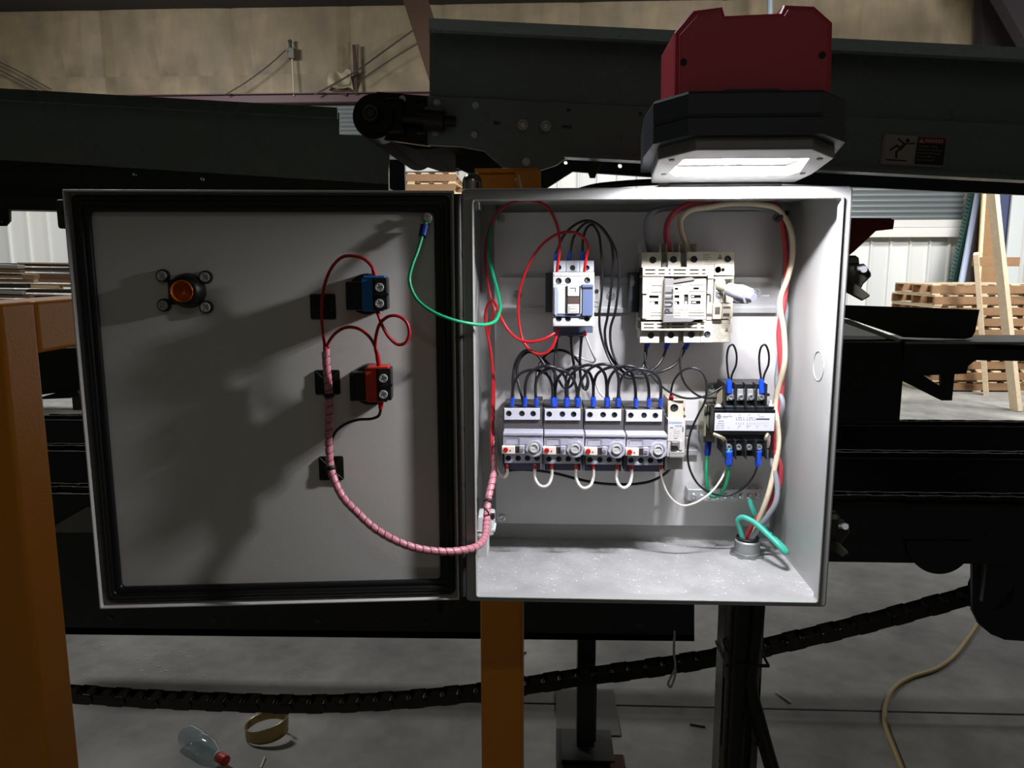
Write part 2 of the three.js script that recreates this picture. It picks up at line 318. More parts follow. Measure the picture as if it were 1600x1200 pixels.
{
  const stack = (px, zc, top, label, jit) => {
    const x = P(px, 500, zc).x; let n = 0;
    for (let y = 0; y < top; y += 0.126) pallet(x + rr(-jit, jit), y, zc + rr(-jit, jit), 1.15, 1.0, rr(-0.06, 0.06), y + 0.126 < top ? label : label.replace('wooden pallet', 'topmost wooden pallet'));
  };
  stack(1500, -8.8, P(1500, 446, -8.3).y - 0.02, 'wooden pallet in the stack left of the leaning studs', 0.05);
  stack(1724, -8.1, P(1640, 418, -7.6).y, 'wooden pallet in the stack at the right frame edge', 0.08);
  stack(660, -9.6, P(660, 273, -9.1).y, 'wooden pallet in the stack far behind the orange post', 0.05);
}
function lumber(name, label, a, b, w, d, m, group) { return solo(name, label, 'lumber', bar(a, b, w, d), m, group); }
lumber('stud', 'pale wooden stud leaning, the taller one by the pallets', P(1549, 280, -7.4), PY(1588, 642, 0.0), 0.118, 0.05, M.woodPale);
lumber('stud', 'pale wooden stud with a rounded top, left of the taller one', P(1525, 396, -7.9), PY(1541, 617, 0.0), 0.118, 0.05, M.woodPale);
solo('cross_board', 'brown board nailed across behind the leaning studs', 'lumber', bar(P(1520, 409, -7.99), P(1592, 409, -7.99), 0.1, 0.04, 0), M.woodDark);
{ // leaning sheets and the rack upright against the back wall
  const lean = (name, label, cat, top, bot, z, w, m, t = 0.04) => solo(name, label, cat, (() => { const a = P(top[0], top[1], z - 0.4), b = PY(bot[0], bot[1], 0); const c = P(bot[0], bot[1], z), k = a.clone().sub(c).normalize(); const e = c.clone().addScaledVector(k, -(c.y - 0.02) / k.y); return bar(e, a.clone().addScaledVector(k, 0.5), w, t); })(), m);
  const up = thing('rack_upright', 'dark green perforated rack upright leaning on the wall', 'rack upright', P(1492, 440, ZW + 0.7));
  const a = P(1524, 300, ZW + 0.35), c = P(1492, 440, ZW + 0.6), k = a.clone().sub(c).normalize(), e = c.clone().addScaledVector(k, -c.y / k.y);
  part('column', bar(e, a.clone().addScaledVector(k, 0.8), 0.1, 0.07), mat(0x16382f, 0.5), up);
  const side = V(-0.075, 0, 0.02), f = [], len = a.distanceTo(e) + 0.7; for (let i = 0; i < 60; i++) { const s = e.clone().addScaledVector(k, i * len / 60).add(side); f.push(bar(s, s.clone().addScaledVector(k, len / 60 * 0.55), 0.05, 0.03)); }
  part('perforated_flange', f, mat(0x1d463b, 0.5), up);
  lean('plastic_sheet', 'bluish white plastic sheet leaning beside the green rack upright', 'sheet', [1532, 300], [1506, 440], ZW + 0.9, 0.13, mat(0xa9b3c4, 0.4));
  lean('dark_board', 'dark brown board leaning right of the bluish sheet', 'board', [1543, 300], [1520, 440], ZW + 1.0, 0.17, mat(0x2b1c16, 0.7));
  lean('plywood_sheet', 'tan plywood sheet with a pale left edge, leaning', 'board', [1548, 300], [1541, 440], ZW + 1.2, 0.24, mat(0xac8b66, 0.7, 0, { map: woodMap }));
  lean('plywood_strip', 'narrow pale yellow strip along the tan plywood', 'board', [1538, 300], [1529, 440], ZW + 1.3, 0.035, mat(0xf0dfa0, 0.6));
  lean('blue_sheet', 'dark slate blue panel leaning behind the tall stud', 'panel', [1574, 300], [1567, 440], ZW + 1.0, 0.22, mat(0x39425c, 0.6));
  lean('grey_sheet', 'pale grey panel leaning at the right frame edge', 'panel', [1592, 300], [1578, 440], ZW + 1.1, 0.18, mat(0xb9bcb6, 0.6));
}
{ // scrap lumber far left
  const z0 = -6.4;
  for (let i = 0; i < 24; i++) {
    const row = i % 8, col = (i / 8) | 0, y = 472 - row * 8.2, x = -90 + col * 66 + rr(-12, 12), l = rr(120, 170), zz = z0 + 0.35 - col * 0.3 + rr(-0.03, 0.03);
    lumber('scrap_board', 'weathered stick in the scrap lumber pile at far left', P(x, y - 2, zz), P(x + l, y + rr(-1.5, 2.5), zz), rr(0.025, 0.042), rr(0.05, 0.1), [M.woodDark, mat(0x2a1d13, 0.8), mat(0x6b5138, 0.8), M.wood, mat(0x8f8a80, 0.8)][(i * 7 + col) % 5], 'scrap lumber pile at far left');
  }
  const b = P(-20, 480, z0);
  const r = thing('lumber_rack', 'dark timber bin holding the scrap lumber pile', 'rack', V(b.x, 0, z0));
  part('bin_wall', rb(P(-140, 470, z0).x, P(210, 470, z0).x, P(0, 478, z0).y - 0.15, P(0, 478, z0).y, z0 - 0.6, z0 + 0.5, 0.02), mat(0x3a2a1c, 0.8), r);
  for (const q of [-100, 60, 190]) for (const s of [-0.5, 0.4]) part('leg', rb(P(q, 470, z0).x - 0.05, P(q, 470, z0).x + 0.05, 0, P(0, 478, z0).y - 0.15, z0 + s - 0.05, z0 + s + 0.05, 0.01), mat(0x3a2a1c, 0.8), r);
}
// ---------- machine behind the box ----------
{ // left conveyor
  const t = thing('conveyor', 'dark green trough conveyor at upper left, ending beside the round bearing', 'conveyor', P(300, 280, -0.62));
  part('side_plate', plate([[-120, 140], [530, 176], [530, 210], [607, 212], [607, 288], [-120, 242]], -0.62, 0.01, { bevel: 0.001 }), M.green, t);
  part('top_flange', slantPlate([-120, 131], [527, 168], -0.598, [-120, 149], [527, 184], -0.585), M.green, t);
  part('lower_channel', [plate([[-120, 242], [607, 285], [607, 338], [90, 329], [-120, 325]], -0.63, 0.012, { bevel: 0.001, holes: [[210, 273, 4], [316, 280, 4]] }), plate([[-120, 300], [607, 330], [607, 338], [90, 329], [-120, 325]], -0.6, 0.05)], M.greenDark, t);
  part('pan', rb(P(-120, 200, -0.62).x, P(527, 200, -0.62).x, P(200, 262, -0.62).y, P(200, 258, -0.62).y, -1.3, -0.625, 0.002), M.greenDark, t);
  part('bracket', plate([[-40, 322], [14, 326], [14, 345], [7, 353], [-40, 353]], -0.6, 0.008, { bevel: 0.001, holes: [[3, 347, 3]] }), M.black, t);
  part('far_side_plate', rb(P(-120, 200, -0.62).x, P(527, 200, -0.62).x, P(200, 262, -0.62).y, P(200, 175, -0.62).y, -1.32, -1.3, 0.002), M.greenDark, t);
}
{ // right conveyor
  const Z = -0.34, t = thing('conveyor', 'dark green belt conveyor at upper right with bolts and a round end bearing', 'conveyor', P(1100, 290, Z));
  part('side_plate', plate([[671, 44], [1760, 100], [1760, 262], [1030, 232], [671, 212]], Z, 0.01, { bevel: 0.001 }), M.green, t);
  part('top_flange', slantPlate([670, 28], [1760, 82], Z - 0.01, [670, 46], [1760, 101], Z + 0.04), M.green, t);
  const holes = [[888, 172, 4], [1000, 178, 4], slot(771, 189, 783, 197), slot(878, 195, 894, 203)];
  part('lower_side_plate', plate([[668, 149], [1760, 202], [1760, 286], [1600, 277], [1300, 262], [1040, 249], [891, 242], [870, 258], [845, 266], [786, 262], [756, 236], [720, 229], [668, 227]], Z + 0.006, 0.008, { bevel: 0.001, holes }), M.green, t);
  part('bottom_lip', plate([[880, 240], [1760, 283], [1760, 290], [880, 245]], Z + 0.02, 0.03), M.green, t);
  part('inner_channel', plate([[850, 236], [1760, 275], [1760, 312], [1330, 292], [1040, 278], [895, 268], [845, 300], [800, 300], [712, 262], [712, 236]], Z - 0.14, 0.01, { holes: [[884, 254, 3], [969, 259, 3.5]] }), M.greenDark, t);
  part('belt', [plate([[585, 212], [620, 210], [720, 212], [760, 220], [712, 228], [668, 233], [650, 233]], Z - 0.05, 0.3), plate([[585, 148], [700, 155], [1760, 205], [1760, 209], [700, 159], [585, 152]], Z - 0.05, 0.5)], mat(0x0a0a0b, 0.95), t);
  part('tab', plate([[930, 243], [949, 244], [932, 272], [930, 278], [922, 278], [919, 270]], Z - 0.06, 0.006, { bevel: 0.001 }), mat(0x4d4b3c, 0.5, 0.3), t);
  part('end_plate', plate([[588, 143], [671, 150], [671, 228], [600, 218], [588, 214]], Z + 0.0, 0.012, { bevel: 0.001, holes: [slot(650, 156, 668, 163), slot(648, 203, 666, 212)] }), M.darkSteel, t);
  part('drum', [disc(585, 182, Z - 0.03, 34, 0.4, 40)], mat(0x0a0a0b, 0.95), t);
  const h = part('bearing_housing', [disc(585, 182, Z + 0.012, 35.5, 0.04, 40, 0.94), disc(590, 182, Z + 0.022, 27, 0.012, 36, 0.9), pb(600, 152, 632, 210, Z - 0.01, Z + 0.016, 0.006)], M.darkSteel, t);
  part('shaft', [ring(578, 176, Z + 0.04, 8.5, 12, 0.02), disc(578, 176, Z + 0.034, 8.5, 0.02, 20, 0.85)], mat(0x57524d, 0.35, 0.9), h);
  part('takeup_screw', [cyl(P(630, 184, Z + 0.02), P(712, 190, Z + 0.02), 0.0075, 12), cyl(P(664, 186, Z + 0.02), P(694, 188.5, Z + 0.02), 0.018, 6)], mat(0x33322e, 0.4, 0.7), t);
  for (const [x, y] of [[683, 161], [743, 165], [680, 208], [741, 211], [629, 155]]) part('bolt', hexBolt(P(x, y, Z + 0.007), 0.0034, 0.004), M.zinc, t);
  for (const [x, y] of [[817, 195], [853, 197]]) part('bolt', [ring(x, y, Z + 0.012, 5.6, 8.2, 0.004), disc(x, y, Z + 0.02, 5, 0.016, 6)], mat(0xcfcbc6, 0.5, 0.2), t);
  part('bolt', [disc(822, 253, Z + 0.012, 5, 0.008, 6), ring(822, 253, Z + 0.009, 4, 6.5, 0.003)], M.zinc, t);
  // fall hazard sign on the side plate
  const q = thing('danger_sign', 'fall hazard danger sign with a tumbling figure on the conveyor', 'sign', P(1426, 262, Z + 0.01));
  part('sign_plate', plate([[1381, 210], [1477, 215], [1471, 262], [1375, 257]], Z + 0.0078, 0.0016), mat(0x9a948c, 0.6), q);
  const ct = canvasTex(512, 256, (k, w, hh) => {
    k.fillStyle = '#a79f97'; k.fillRect(0, 0, w, hh); k.fillStyle = '#151310'; k.fillRect(262, 6, 244, 244); k.fillStyle = '#7d2f33'; k.fillRect(266, 10, 236, 54);
    k.strokeStyle = '#1c1712'; k.lineCap = 'round'; k.lineJoin = 'round';
    const ln = (wd, p) => { k.lineWidth = wd; k.beginPath(); p.forEach((a, i) => (i ? k.lineTo(...a) : k.moveTo(...a))); k.stroke(); };
    ln(26, [[160, 80], [132, 120]]); ln(14, [[158, 78], [100, 36]]); ln(13, [[165, 76], [246, 68]]); ln(18, [[132, 118], [94, 96], [48, 136]]); ln(18, [[132, 120], [98, 150], [106, 200]]); ln(12, [[24, 224], [190, 226]]);
    k.fillStyle = '#1c1712'; k.beginPath(); k.arc(182, 46, 18, 0, 7); k.fill();
    k.fillStyle = '#c9b0ac'; k.beginPath(); k.moveTo(278, 58); k.lineTo(298, 18); k.lineTo(318, 58); k.fill(); k.font = 'bold 38px sans-serif'; k.fillText('DANGER', 328, 52);
    k.font = 'bold 21px sans-serif'; k.fillStyle = '#8b8b86'; ['Climbing, sitting,', 'walking or riding on', 'conveyor will cause', 'severe injury or', 'death. Stay off.'].forEach((s, i) => k.fillText(s, 276, 96 + i * 30));
    k.fillStyle = '#7d2f33'; k.font = 'bold 34px sans-serif'; k.fillStyle = '#3c1517'; k.fillText('!', 292, 54);
  });
  const g = new THREE.PlaneGeometry(1, 1); g.userData.keepUV = true; const a = P(1382, 211, Z), b = P(1476, 216, Z), c = P(1376, 256, Z), d = P(1470, 261, Z), pp = g.attributes.position;
  [a, b, c, d].forEach((v, i) => pp.setXYZ(i, v.x, v.y, Z + 0.0082)); g.computeVertexNormals();
  part('print', g, new THREE.MeshStandardMaterial({ map: ct, roughness: 0.6 }), q);
  const q2 = thing('warning_sign', 'pale bordered warning sticker half hidden by the red work light', 'sign', P(1030, 236, Z + 0.01));
  part('sticker', plate([[1014, 187], [1100, 191], [1096, 240], [1009, 235]], Z + 0.0078, 0.0016), mat(0x8f8984, 0.6), q2);
  part('border', plate([[1016, 189], [1098, 193], [1094, 238], [1011.5, 233]], Z + 0.0082, 0.0008, { holes: [[[1017.5, 190.5], [1096, 194.5], [1092, 236.5], [1013, 231.5]]] }), M.black, q2);
  part('mark', [disc(1023, 210, Z + 0.0084, 1.6, 0.001, 10)], M.black, q2);
}
{ // chain table: three long rails with a chain on each
  const link = new Map();
  const chainLink = (pitch, w, h) => { const k = pitch + '_' + w; if (!link.has(k)) { const s = rrect(-pitch * 0.62, pitch * 0.62, -h / 2, h / 2, h * 0.35); link.set(k, [0, 1].map((o) => merge([...[-1, 1].map((q) => ext(s, 0.003, 0.0006, 3).translate(0, 0, q * (w / 2 - 0.004 * o) - 0.0015)), cyl(V(-pitch / 2, 0, -w / 2 - 0.002), V(-pitch / 2, 0, w / 2 + 0.002), h * 0.26, 8), cyl(V(pitch / 2, 0, -w / 2 + 0.004), V(pitch / 2, 0, w / 2 - 0.004), h * 0.36, 8)]))); } return link.get(k); };
  function chain(label, pts, pitch, w, h, group) {
    const c = new THREE.CatmullRomCurve3(pts), L = c.getLength(), n = Math.floor(L / pitch), t = thing('drive_chain', label, 'chain', pts[0], group), gs = chainLink(pitch, w, h);
    for (let i = 0; i < n; i++) {
      const p = c.getPointAt(i / n), q = c.getPointAt((i + 1) / n), m = mesh('link', gs[i % 2], M.chain);
      m.position.copy(p).add(q).multiplyScalar(0.5).sub(pts[0]); m.quaternion.setFromUnitVectors(V(1, 0, 0), q.clone().sub(p).normalize()); t.add(m);
    }
    return t;
  }
  const rails = [[-0.95, 776, 'nearest'], [-1.37, 708, 'middle'], [-1.85, 658, 'farthest']];
  rails.forEach(([z, py, word], i) => {
    const y = P(1450, py + 5, z).y, x0 = -1.75, x1 = P(1900, py, z).x, t = thing('chain_rail', `black steel rail under the ${word} level chain of the chain table`, 'rail', V(0.4, y - 0.24, z));
    const low = [0.155, 0.3, 0.32][i];
    part('web', rb(x0, x1, y - low, y, z - 0.004, z + 0.004, 0.001), M.greenDark, t);
    part('flange', [rb(x0, x1, y - 0.006, y, z - 0.03, z + 0.03, 0.001), rb(x0, x1, y - low, y - low + 0.006, z - 0.03, z + 0.0, 0.001)], M.black, t);
    if (i === 0) part('sprocket_guard', [plate([...Array(25)].map((_, k) => [1468 + 52 * Math.cos(Math.PI * (k / 24)), 846 + 51 * Math.sin(Math.PI * (k / 24))]), z + 0.012, 0.008)], M.greenDark, t);
    chain(`level shiny chain lying on the ${word} rail of the chain table`, [V(x0 + 0.02, y + 0.007, z), V((x0 + x1) / 2, y + 0.007, z), V(x1, y + 0.007, z)], 0.0415, 0.03, 0.014, 'level chains on the chain table');
  });
  const zs = -1.165;
  chain('long dark chain sagging low across the floor behind the orange post', [[-30, 1068], [60, 1079], [200, 1090], [330, 1096], [480, 1100], [620, 1094], [760, 1080], [900, 1059], [1020, 1043], [1140, 1023], [1260, 996], [1360, 972], [1450, 948], [1532, 926]].map((p) => P(p[0], p[1], zs)), 0.0475, 0.05, 0.03);
  // lower cross beam with its leg
  const zb = -1.2, b = thing('leg_frame', 'long dark green beam below the door carrying a single leg', 'beam', P(915, 1140, zb));
  part('beam', [plate([[-20, 827], [1085, 838], [1085, 1002], [-20, 990]], zb, 0.012, { bevel: 0.001 }), plate([[-20, 979], [1085, 992], [1085, 1002], [-20, 990]], zb + 0.0, 0.09), plate([[-20, 827], [1085, 838], [1085, 850], [-20, 837]], zb, 0.09)], M.greenDark, b);
  part('end_cap', pb(1077, 838, 1085, 1002, zb - 0.09, zb - 0.001, 0.001), M.greenDark, b);
  for (const [x, y] of [[333, 969], [496, 971], [662, 974], [830, 975], [998, 977], [172, 967]]) part('bolt', [disc(x, y, zb + 0.004, 4, 0.004, 6), ring(x, y, zb + 0.002, 4, 5.6, 0.002)], mat(0x4f514f, 0.4, 0.7), b);
  part('leg', [pb(902, 985, 930, 1168, zb - 0.09, zb - 0.02, 0.002), pb(921, 1070, 932, 1160, zb - 0.1, zb - 0.03, 0.002)], M.greenDark, b);
  const f = P(915, 1168, zb - 0.03);
  part('foot_plate', rb(f.x - 0.07, f.x + 0.08, f.y - 0.01, f.y, zb - 0.12, zb + 0.03, 0.001), mat(0x2f2f29, 0.5, 0.3), b);
  const bl = solo('dunnage_block', 'black block under the foot of the beam leg', 'block', rb(f.x - 0.085, f.x + 0.06, 0.0, f.y - 0.0105, zb - 0.14, zb + 0.06, 0.004), M.black);
  const br = thing('broom_head', 'worn straw brush beside the black foot block', 'brush', V(f.x + 0.1, 0, zb + 0.03));
  part('bristles', [...Array(46)].map(() => { const a = V(f.x + rr(0.07, 0.1), 0.09, zb + rr(0, 0.05)); return cyl(a, V(a.x + rr(-0.02, 0.06), 0.004, a.z + rr(-0.02, 0.05)), 0.0022, 5, 0.0012); }), mat(0x8a7450, 0.8), br);
  part('block', rb(f.x + 0.062, f.x + 0.11, 0.07, 0.1, zb - 0.01, zb + 0.06, 0.006), mat(0x5a2418, 0.6), br);
  const sheet = solo('board_scrap', 'grey flat offcut lying on the floor behind the beam leg', 'offcut', rb(PY(868, 1075, 0).x, PY(958, 1075, 0).x, 0.001, 0.006, PY(900, 1150, 0).z, PY(900, 1078, 0).z, 0.001), mat(0x5d5c53, 0.7));
  // end plate at the right with the rounded bottom
  const e = thing('end_plate', 'black rounded end plate at right where the sagging chain ends', 'plate', P(1570, 1000, -1.02));
  part('plate', plate([[1519, 790], [1800, 800], [1800, 985], [1700, 998], [1600, 1002], [1570, 1000], [1548, 991], [1530, 976], [1520, 955]], -1.02, 0.012, { bevel: 0.001 }), M.greenDark, e);
  part('edge_strip', pb(1540, 800, 1543, 940, -1.02, -1.008, 0), M.green, e);
  part('chain_sprocket', [cyl(P(1548, 920, -1.2), P(1548, 920, -1.04), 0.05, 20)], M.darkSteel, e);
  // upper table parts seen right of the box
  const u = thing('infeed_table', 'dark green infeed table with side guide and steel edge, right of the box', 'table', P(1400, 655, -1.0));
  part('side_guide', plate([[1240, 474], [1531, 484], [1524, 519], [1519, 527], [1508, 530], [1412, 527], [1326, 498], [1240, 482]], -0.98, 0.006, { bevel: 0.0008 }), M.greenDark, u);
  part('bed', [plate([[1408, 530], [1700, 545], [1700, 566], [1524, 563], [1513, 572], [1510, 584], [1410, 588]], -0.93, 0.008), plate([[1524, 538], [1700, 546], [1700, 550], [1526, 545]], -0.93, 0.25)], M.greenDark, u);
  part('steel_edge', [rb(P(1408, 527, -0.95).x, P(1760, 540, -0.95).x, P(1500, 536, -0.95).y, P(1500, 532.5, -0.95).y, -1.1, -0.925, 0.001)], mat(0xa9b0b3, 0.4, 0.6), u);
  part('support', [plate([[1412, 560], [1436, 582], [1470, 604], [1470, 565], [1494, 565], [1488, 626], [1472, 626], [1412, 596]], -0.96, 0.01, { bevel: 0.001 })], M.greenDark, u);
  part('gearbox_cover', [pb(1296, 531, 1412, 662, -1.2, -0.93, 0.006)], mat(0x0f1c19, 0.5), u);
  part('chute', [plate([[1240, 484], [1328, 500], [1400, 527], [1412, 532], [1404, 534], [1320, 504], [1240, 490]], -0.93, 0.03), slantPlate([1240, 490], [1330, 499], -1.55, [1240, 534], [1404, 533.5], -0.93)], mat(0xb4b7ad, 0.7), u);
  // maroon bracket
  solo('hanger_bracket', 'maroon steel gusset bracket with a pale top edge, right of the box', 'bracket', [rb(P(1250, 560, -1.7).x, P(1284, 560, -1.7).x, P(1450, 663, -1.85).y + 0.001, P(1270, 400, -1.7).y, -1.86, -1.7, 0.003), plate([[1240, 343], [1398, 343], [1396, 358], [1369, 361], [1336, 392], [1240, 470]], -1.7, 0.02, { bevel: 0.002 }), plate([[1240, 340], [1392, 341], [1398, 345], [1240, 345]], -1.68, 0.16)], M.maroon);
  solo('side_strip', 'grey steel cover strip seen through the orange frame at left', 'strip', [plate([[40, 832], [84, 822], [136, 792], [160, 792], [160, 832]], -0.93, 0.006)], mat(0x7b7c76, 0.6, 0.2));
  const be = thing('belt_end', 'dark folded belt end seen through the orange frame at left', 'belt', P(90, 700, -0.92));
  part('belt', [plate([[40, 548], [140, 542], [140, 606], [110, 611], [40, 620]], -0.92, 0.02), plate([[62, 621], [90, 613], [120, 609], [124, 617], [110, 622], [62, 624]], -0.915, 0.02)], mat(0x141a19, 0.5), be);
  part('bracket', rb(P(20, 700, -0.92).x, P(40, 700, -0.92).x, P(30, 775, -0.92).y, P(30, 580, -0.92).y, -0.95, -0.921, 0.001), M.greenDark, be);
  solo('hose', 'dark hose passing behind the box just above its top edge', 'hose', tube([[900, 300], [930, 292], [965, 288], [1010, 285], [1060, 284], [1130, 288]].map((p) => P(p[0], p[1], -0.6)), 0.006, 8), M.greenDark);
  // hook under the beam
  solo('wire_hook', 'bent steel wire hook hanging below the right end of the beam', 'hook', tube([[1054, 985], [1053, 1020], [1055, 1042], [1048, 1058], [1044, 1068], [1047, 1074], [1053, 1062], [1056, 1045]].map((p) => P(p[0], p[1], -1.14)), 0.0035, 8), M.steel);
  solo('hanging_tab', 'small steel pin hanging under the right corner of the open door', 'pin', [cyl(P(686, 928, -1.17), P(688, 952, -1.17), 0.007, 10), new THREE.SphereGeometry(0.008, 10, 6).translate(...P(688, 954, -1.17).toArray())], M.darkSteel);
}
// ---------- orange frame and posts ----------
{
  const x = P(70, 1150, -0.1).x, z0 = -0.1, z1 = PX(121, 1150, x).z, w = 0.085, yt = PX(60, 470, x).y, yb = PX(58, 553, x).y;
  const t = thing('guard_frame', 'orange painted tube frame standing at the left edge', 'frame', V(x - w / 2, 0, z0));
  part('post', rb(x - w, x, 0.012, yt, z1, z0, 0.006, 2), M.orange, t);
  part('top_rail', [rb(x - w, x, yb, yt - 0.0005, z1 - 0.42, z1 - 0.001, 0.006, 2)], M.orange, t);
  part('foot_plate', rb(x - w - 0.03, x + 0.03, 0, 0.012, z1 - 0.04, z0 + 0.04, 0.002), M.orange, t);
  const zc = -0.225, p = thing('support_post', 'orange square post carrying the electrical box', 'post', V(0.06, 0, zc));
  const xl = P(751, 1050, zc).x, xr = P(817, 1050, zc).x, top = P(780, 270, zc).y;
  part('tube', rb(xl, xr, 0.012, top, zc - (xr - xl), zc, 0.005, 2), M.orange, p);
  part('cap_plate', [rb(P(805, 280, zc).x, P(845, 280, zc).x, P(820, 330, zc).y, P(820, 266, zc).y, zc - 0.012, zc + 0.004, 0.001), rb(xl - 0.002, xr + 0.02, top, top + 0.006, zc - 0.06, zc, 0.001)], M.orange, p);
  part('foot_plate', rb(xl - 0.04, xr + 0.04, 0, 0.012, zc - 0.11, zc + 0.04, 0.002), M.orange, p);
  part('chipped_paint', [plate([[809, 274], [811, 272], [813, 280], [817, 294], [812, 293]], zc + 0.0046, 0.0008), plate([[804, 279], [808, 278], [807, 282], [804, 283]], zc + 0.0046, 0.0008)], mat(0xe8d6a8, 0.6), p);
  // steel channel strut with black conduit taped to it
  const zs = -0.24, s = thing('strut_channel', 'grey steel strut channel standing under the right of the box', 'strut', V(P(1160, 1100, zs).x, 0, zs));
  const sx = [P(1133, 980, zs).x, P(1194, 980, zs).x], lt = 0.0035;
  const yTop = B.y0 - 0.001;
  part('channel', [rb(sx[0], sx[0] + lt, 0.006, yTop, zs - 0.045, zs), rb(sx[1] - lt, sx[1], 0.006, yTop, zs - 0.045, zs), rb(sx[0], sx[1], 0.006, yTop, zs - 0.047, zs - 0.044), rb(sx[0], sx[0] + 0.013, 0.006, yTop, zs - lt, zs), rb(sx[1] - 0.01, sx[1], 0.006, yTop, zs - lt, zs)], mat(0x77756c, 0.45, 0.55, { roughnessMap: scuff }), s);
  part('base', rb(sx[0] - 0.03, sx[1] + 0.03, 0, 0.006, zs - 0.1, zs + 0.05, 0.001), M.zinc, s);
  const cx = (sx[0] + sx[1]) / 2, cond = (label, pts, r) => solo('conduit', label, 'conduit', tube(pts, r, 12, 60), mat(0x121311, 0.55));
  cond('black flexible conduit running straight down the strut channel', [V(cx - 0.006, B.y0 - 0.002, zs + 0.012), V(cx - 0.007, 0.9, zs + 0.012), V(cx - 0.008, 0.6, zs + 0.013), V(cx - 0.006, 0.3, zs + 0.013), V(cx - 0.006, 0.012, zs + 0.014)], 0.0115);
  cond('black flexible conduit bending away to the right of the strut', [V(cx + 0.0145, B.y0 - 0.002, zs + 0.01), V(cx + 0.014, 1.0, zs + 0.012), P(1172, 1070, zs + 0.014), P(1184, 1120, zs + 0.02), P(1206, 1200, zs + 0.05), P(1235, 1290, zs + 0.09), V(P(1300, 1400, zs + 0.1).x, 0.012, zs + 0.16)], 0.0105);
  const yt2 = P(1160, 1026, zs).y;
  const tie = solo('cable_tie', 'black cable tie strapping the conduits to the strut, its tail sticking up', 'cable tie', [rb(sx[0] - 0.002, sx[1] + 0.002, yt2 - 0.0025, yt2 + 0.0025, zs + 0.024, zs + 0.026, 0.0005), rb(sx[0] - 0.003, sx[0] - 0.001, yt2 - 0.0025, yt2 + 0.0025, zs - 0.046, zs + 0.026, 0.0005), rb(sx[1] + 0.001, sx[1] + 0.003, yt2 - 0.0025, yt2 + 0.0025, zs - 0.046, zs + 0.026, 0.0005), tube([[1141, 1024], [1134, 1012], [1131, 999], [1134, 996], [1138, 1008]].map((p) => P(p[0], p[1], zs + 0.03)), 0.0016, 6)], M.black);
  // stainless cap / rod end at the top left corner of the box
  solo('pipe_end', 'polished round pipe end above the top left corner of the box', 'pipe', [cyl(P(740, 330, -0.16), P(738, 286, -0.16), 0.0128, 24), new THREE.SphereGeometry(0.0128, 24, 12).translate(...P(738, 286, -0.16).toArray())], mat(0xc8c9c6, 0.16, 1));
}
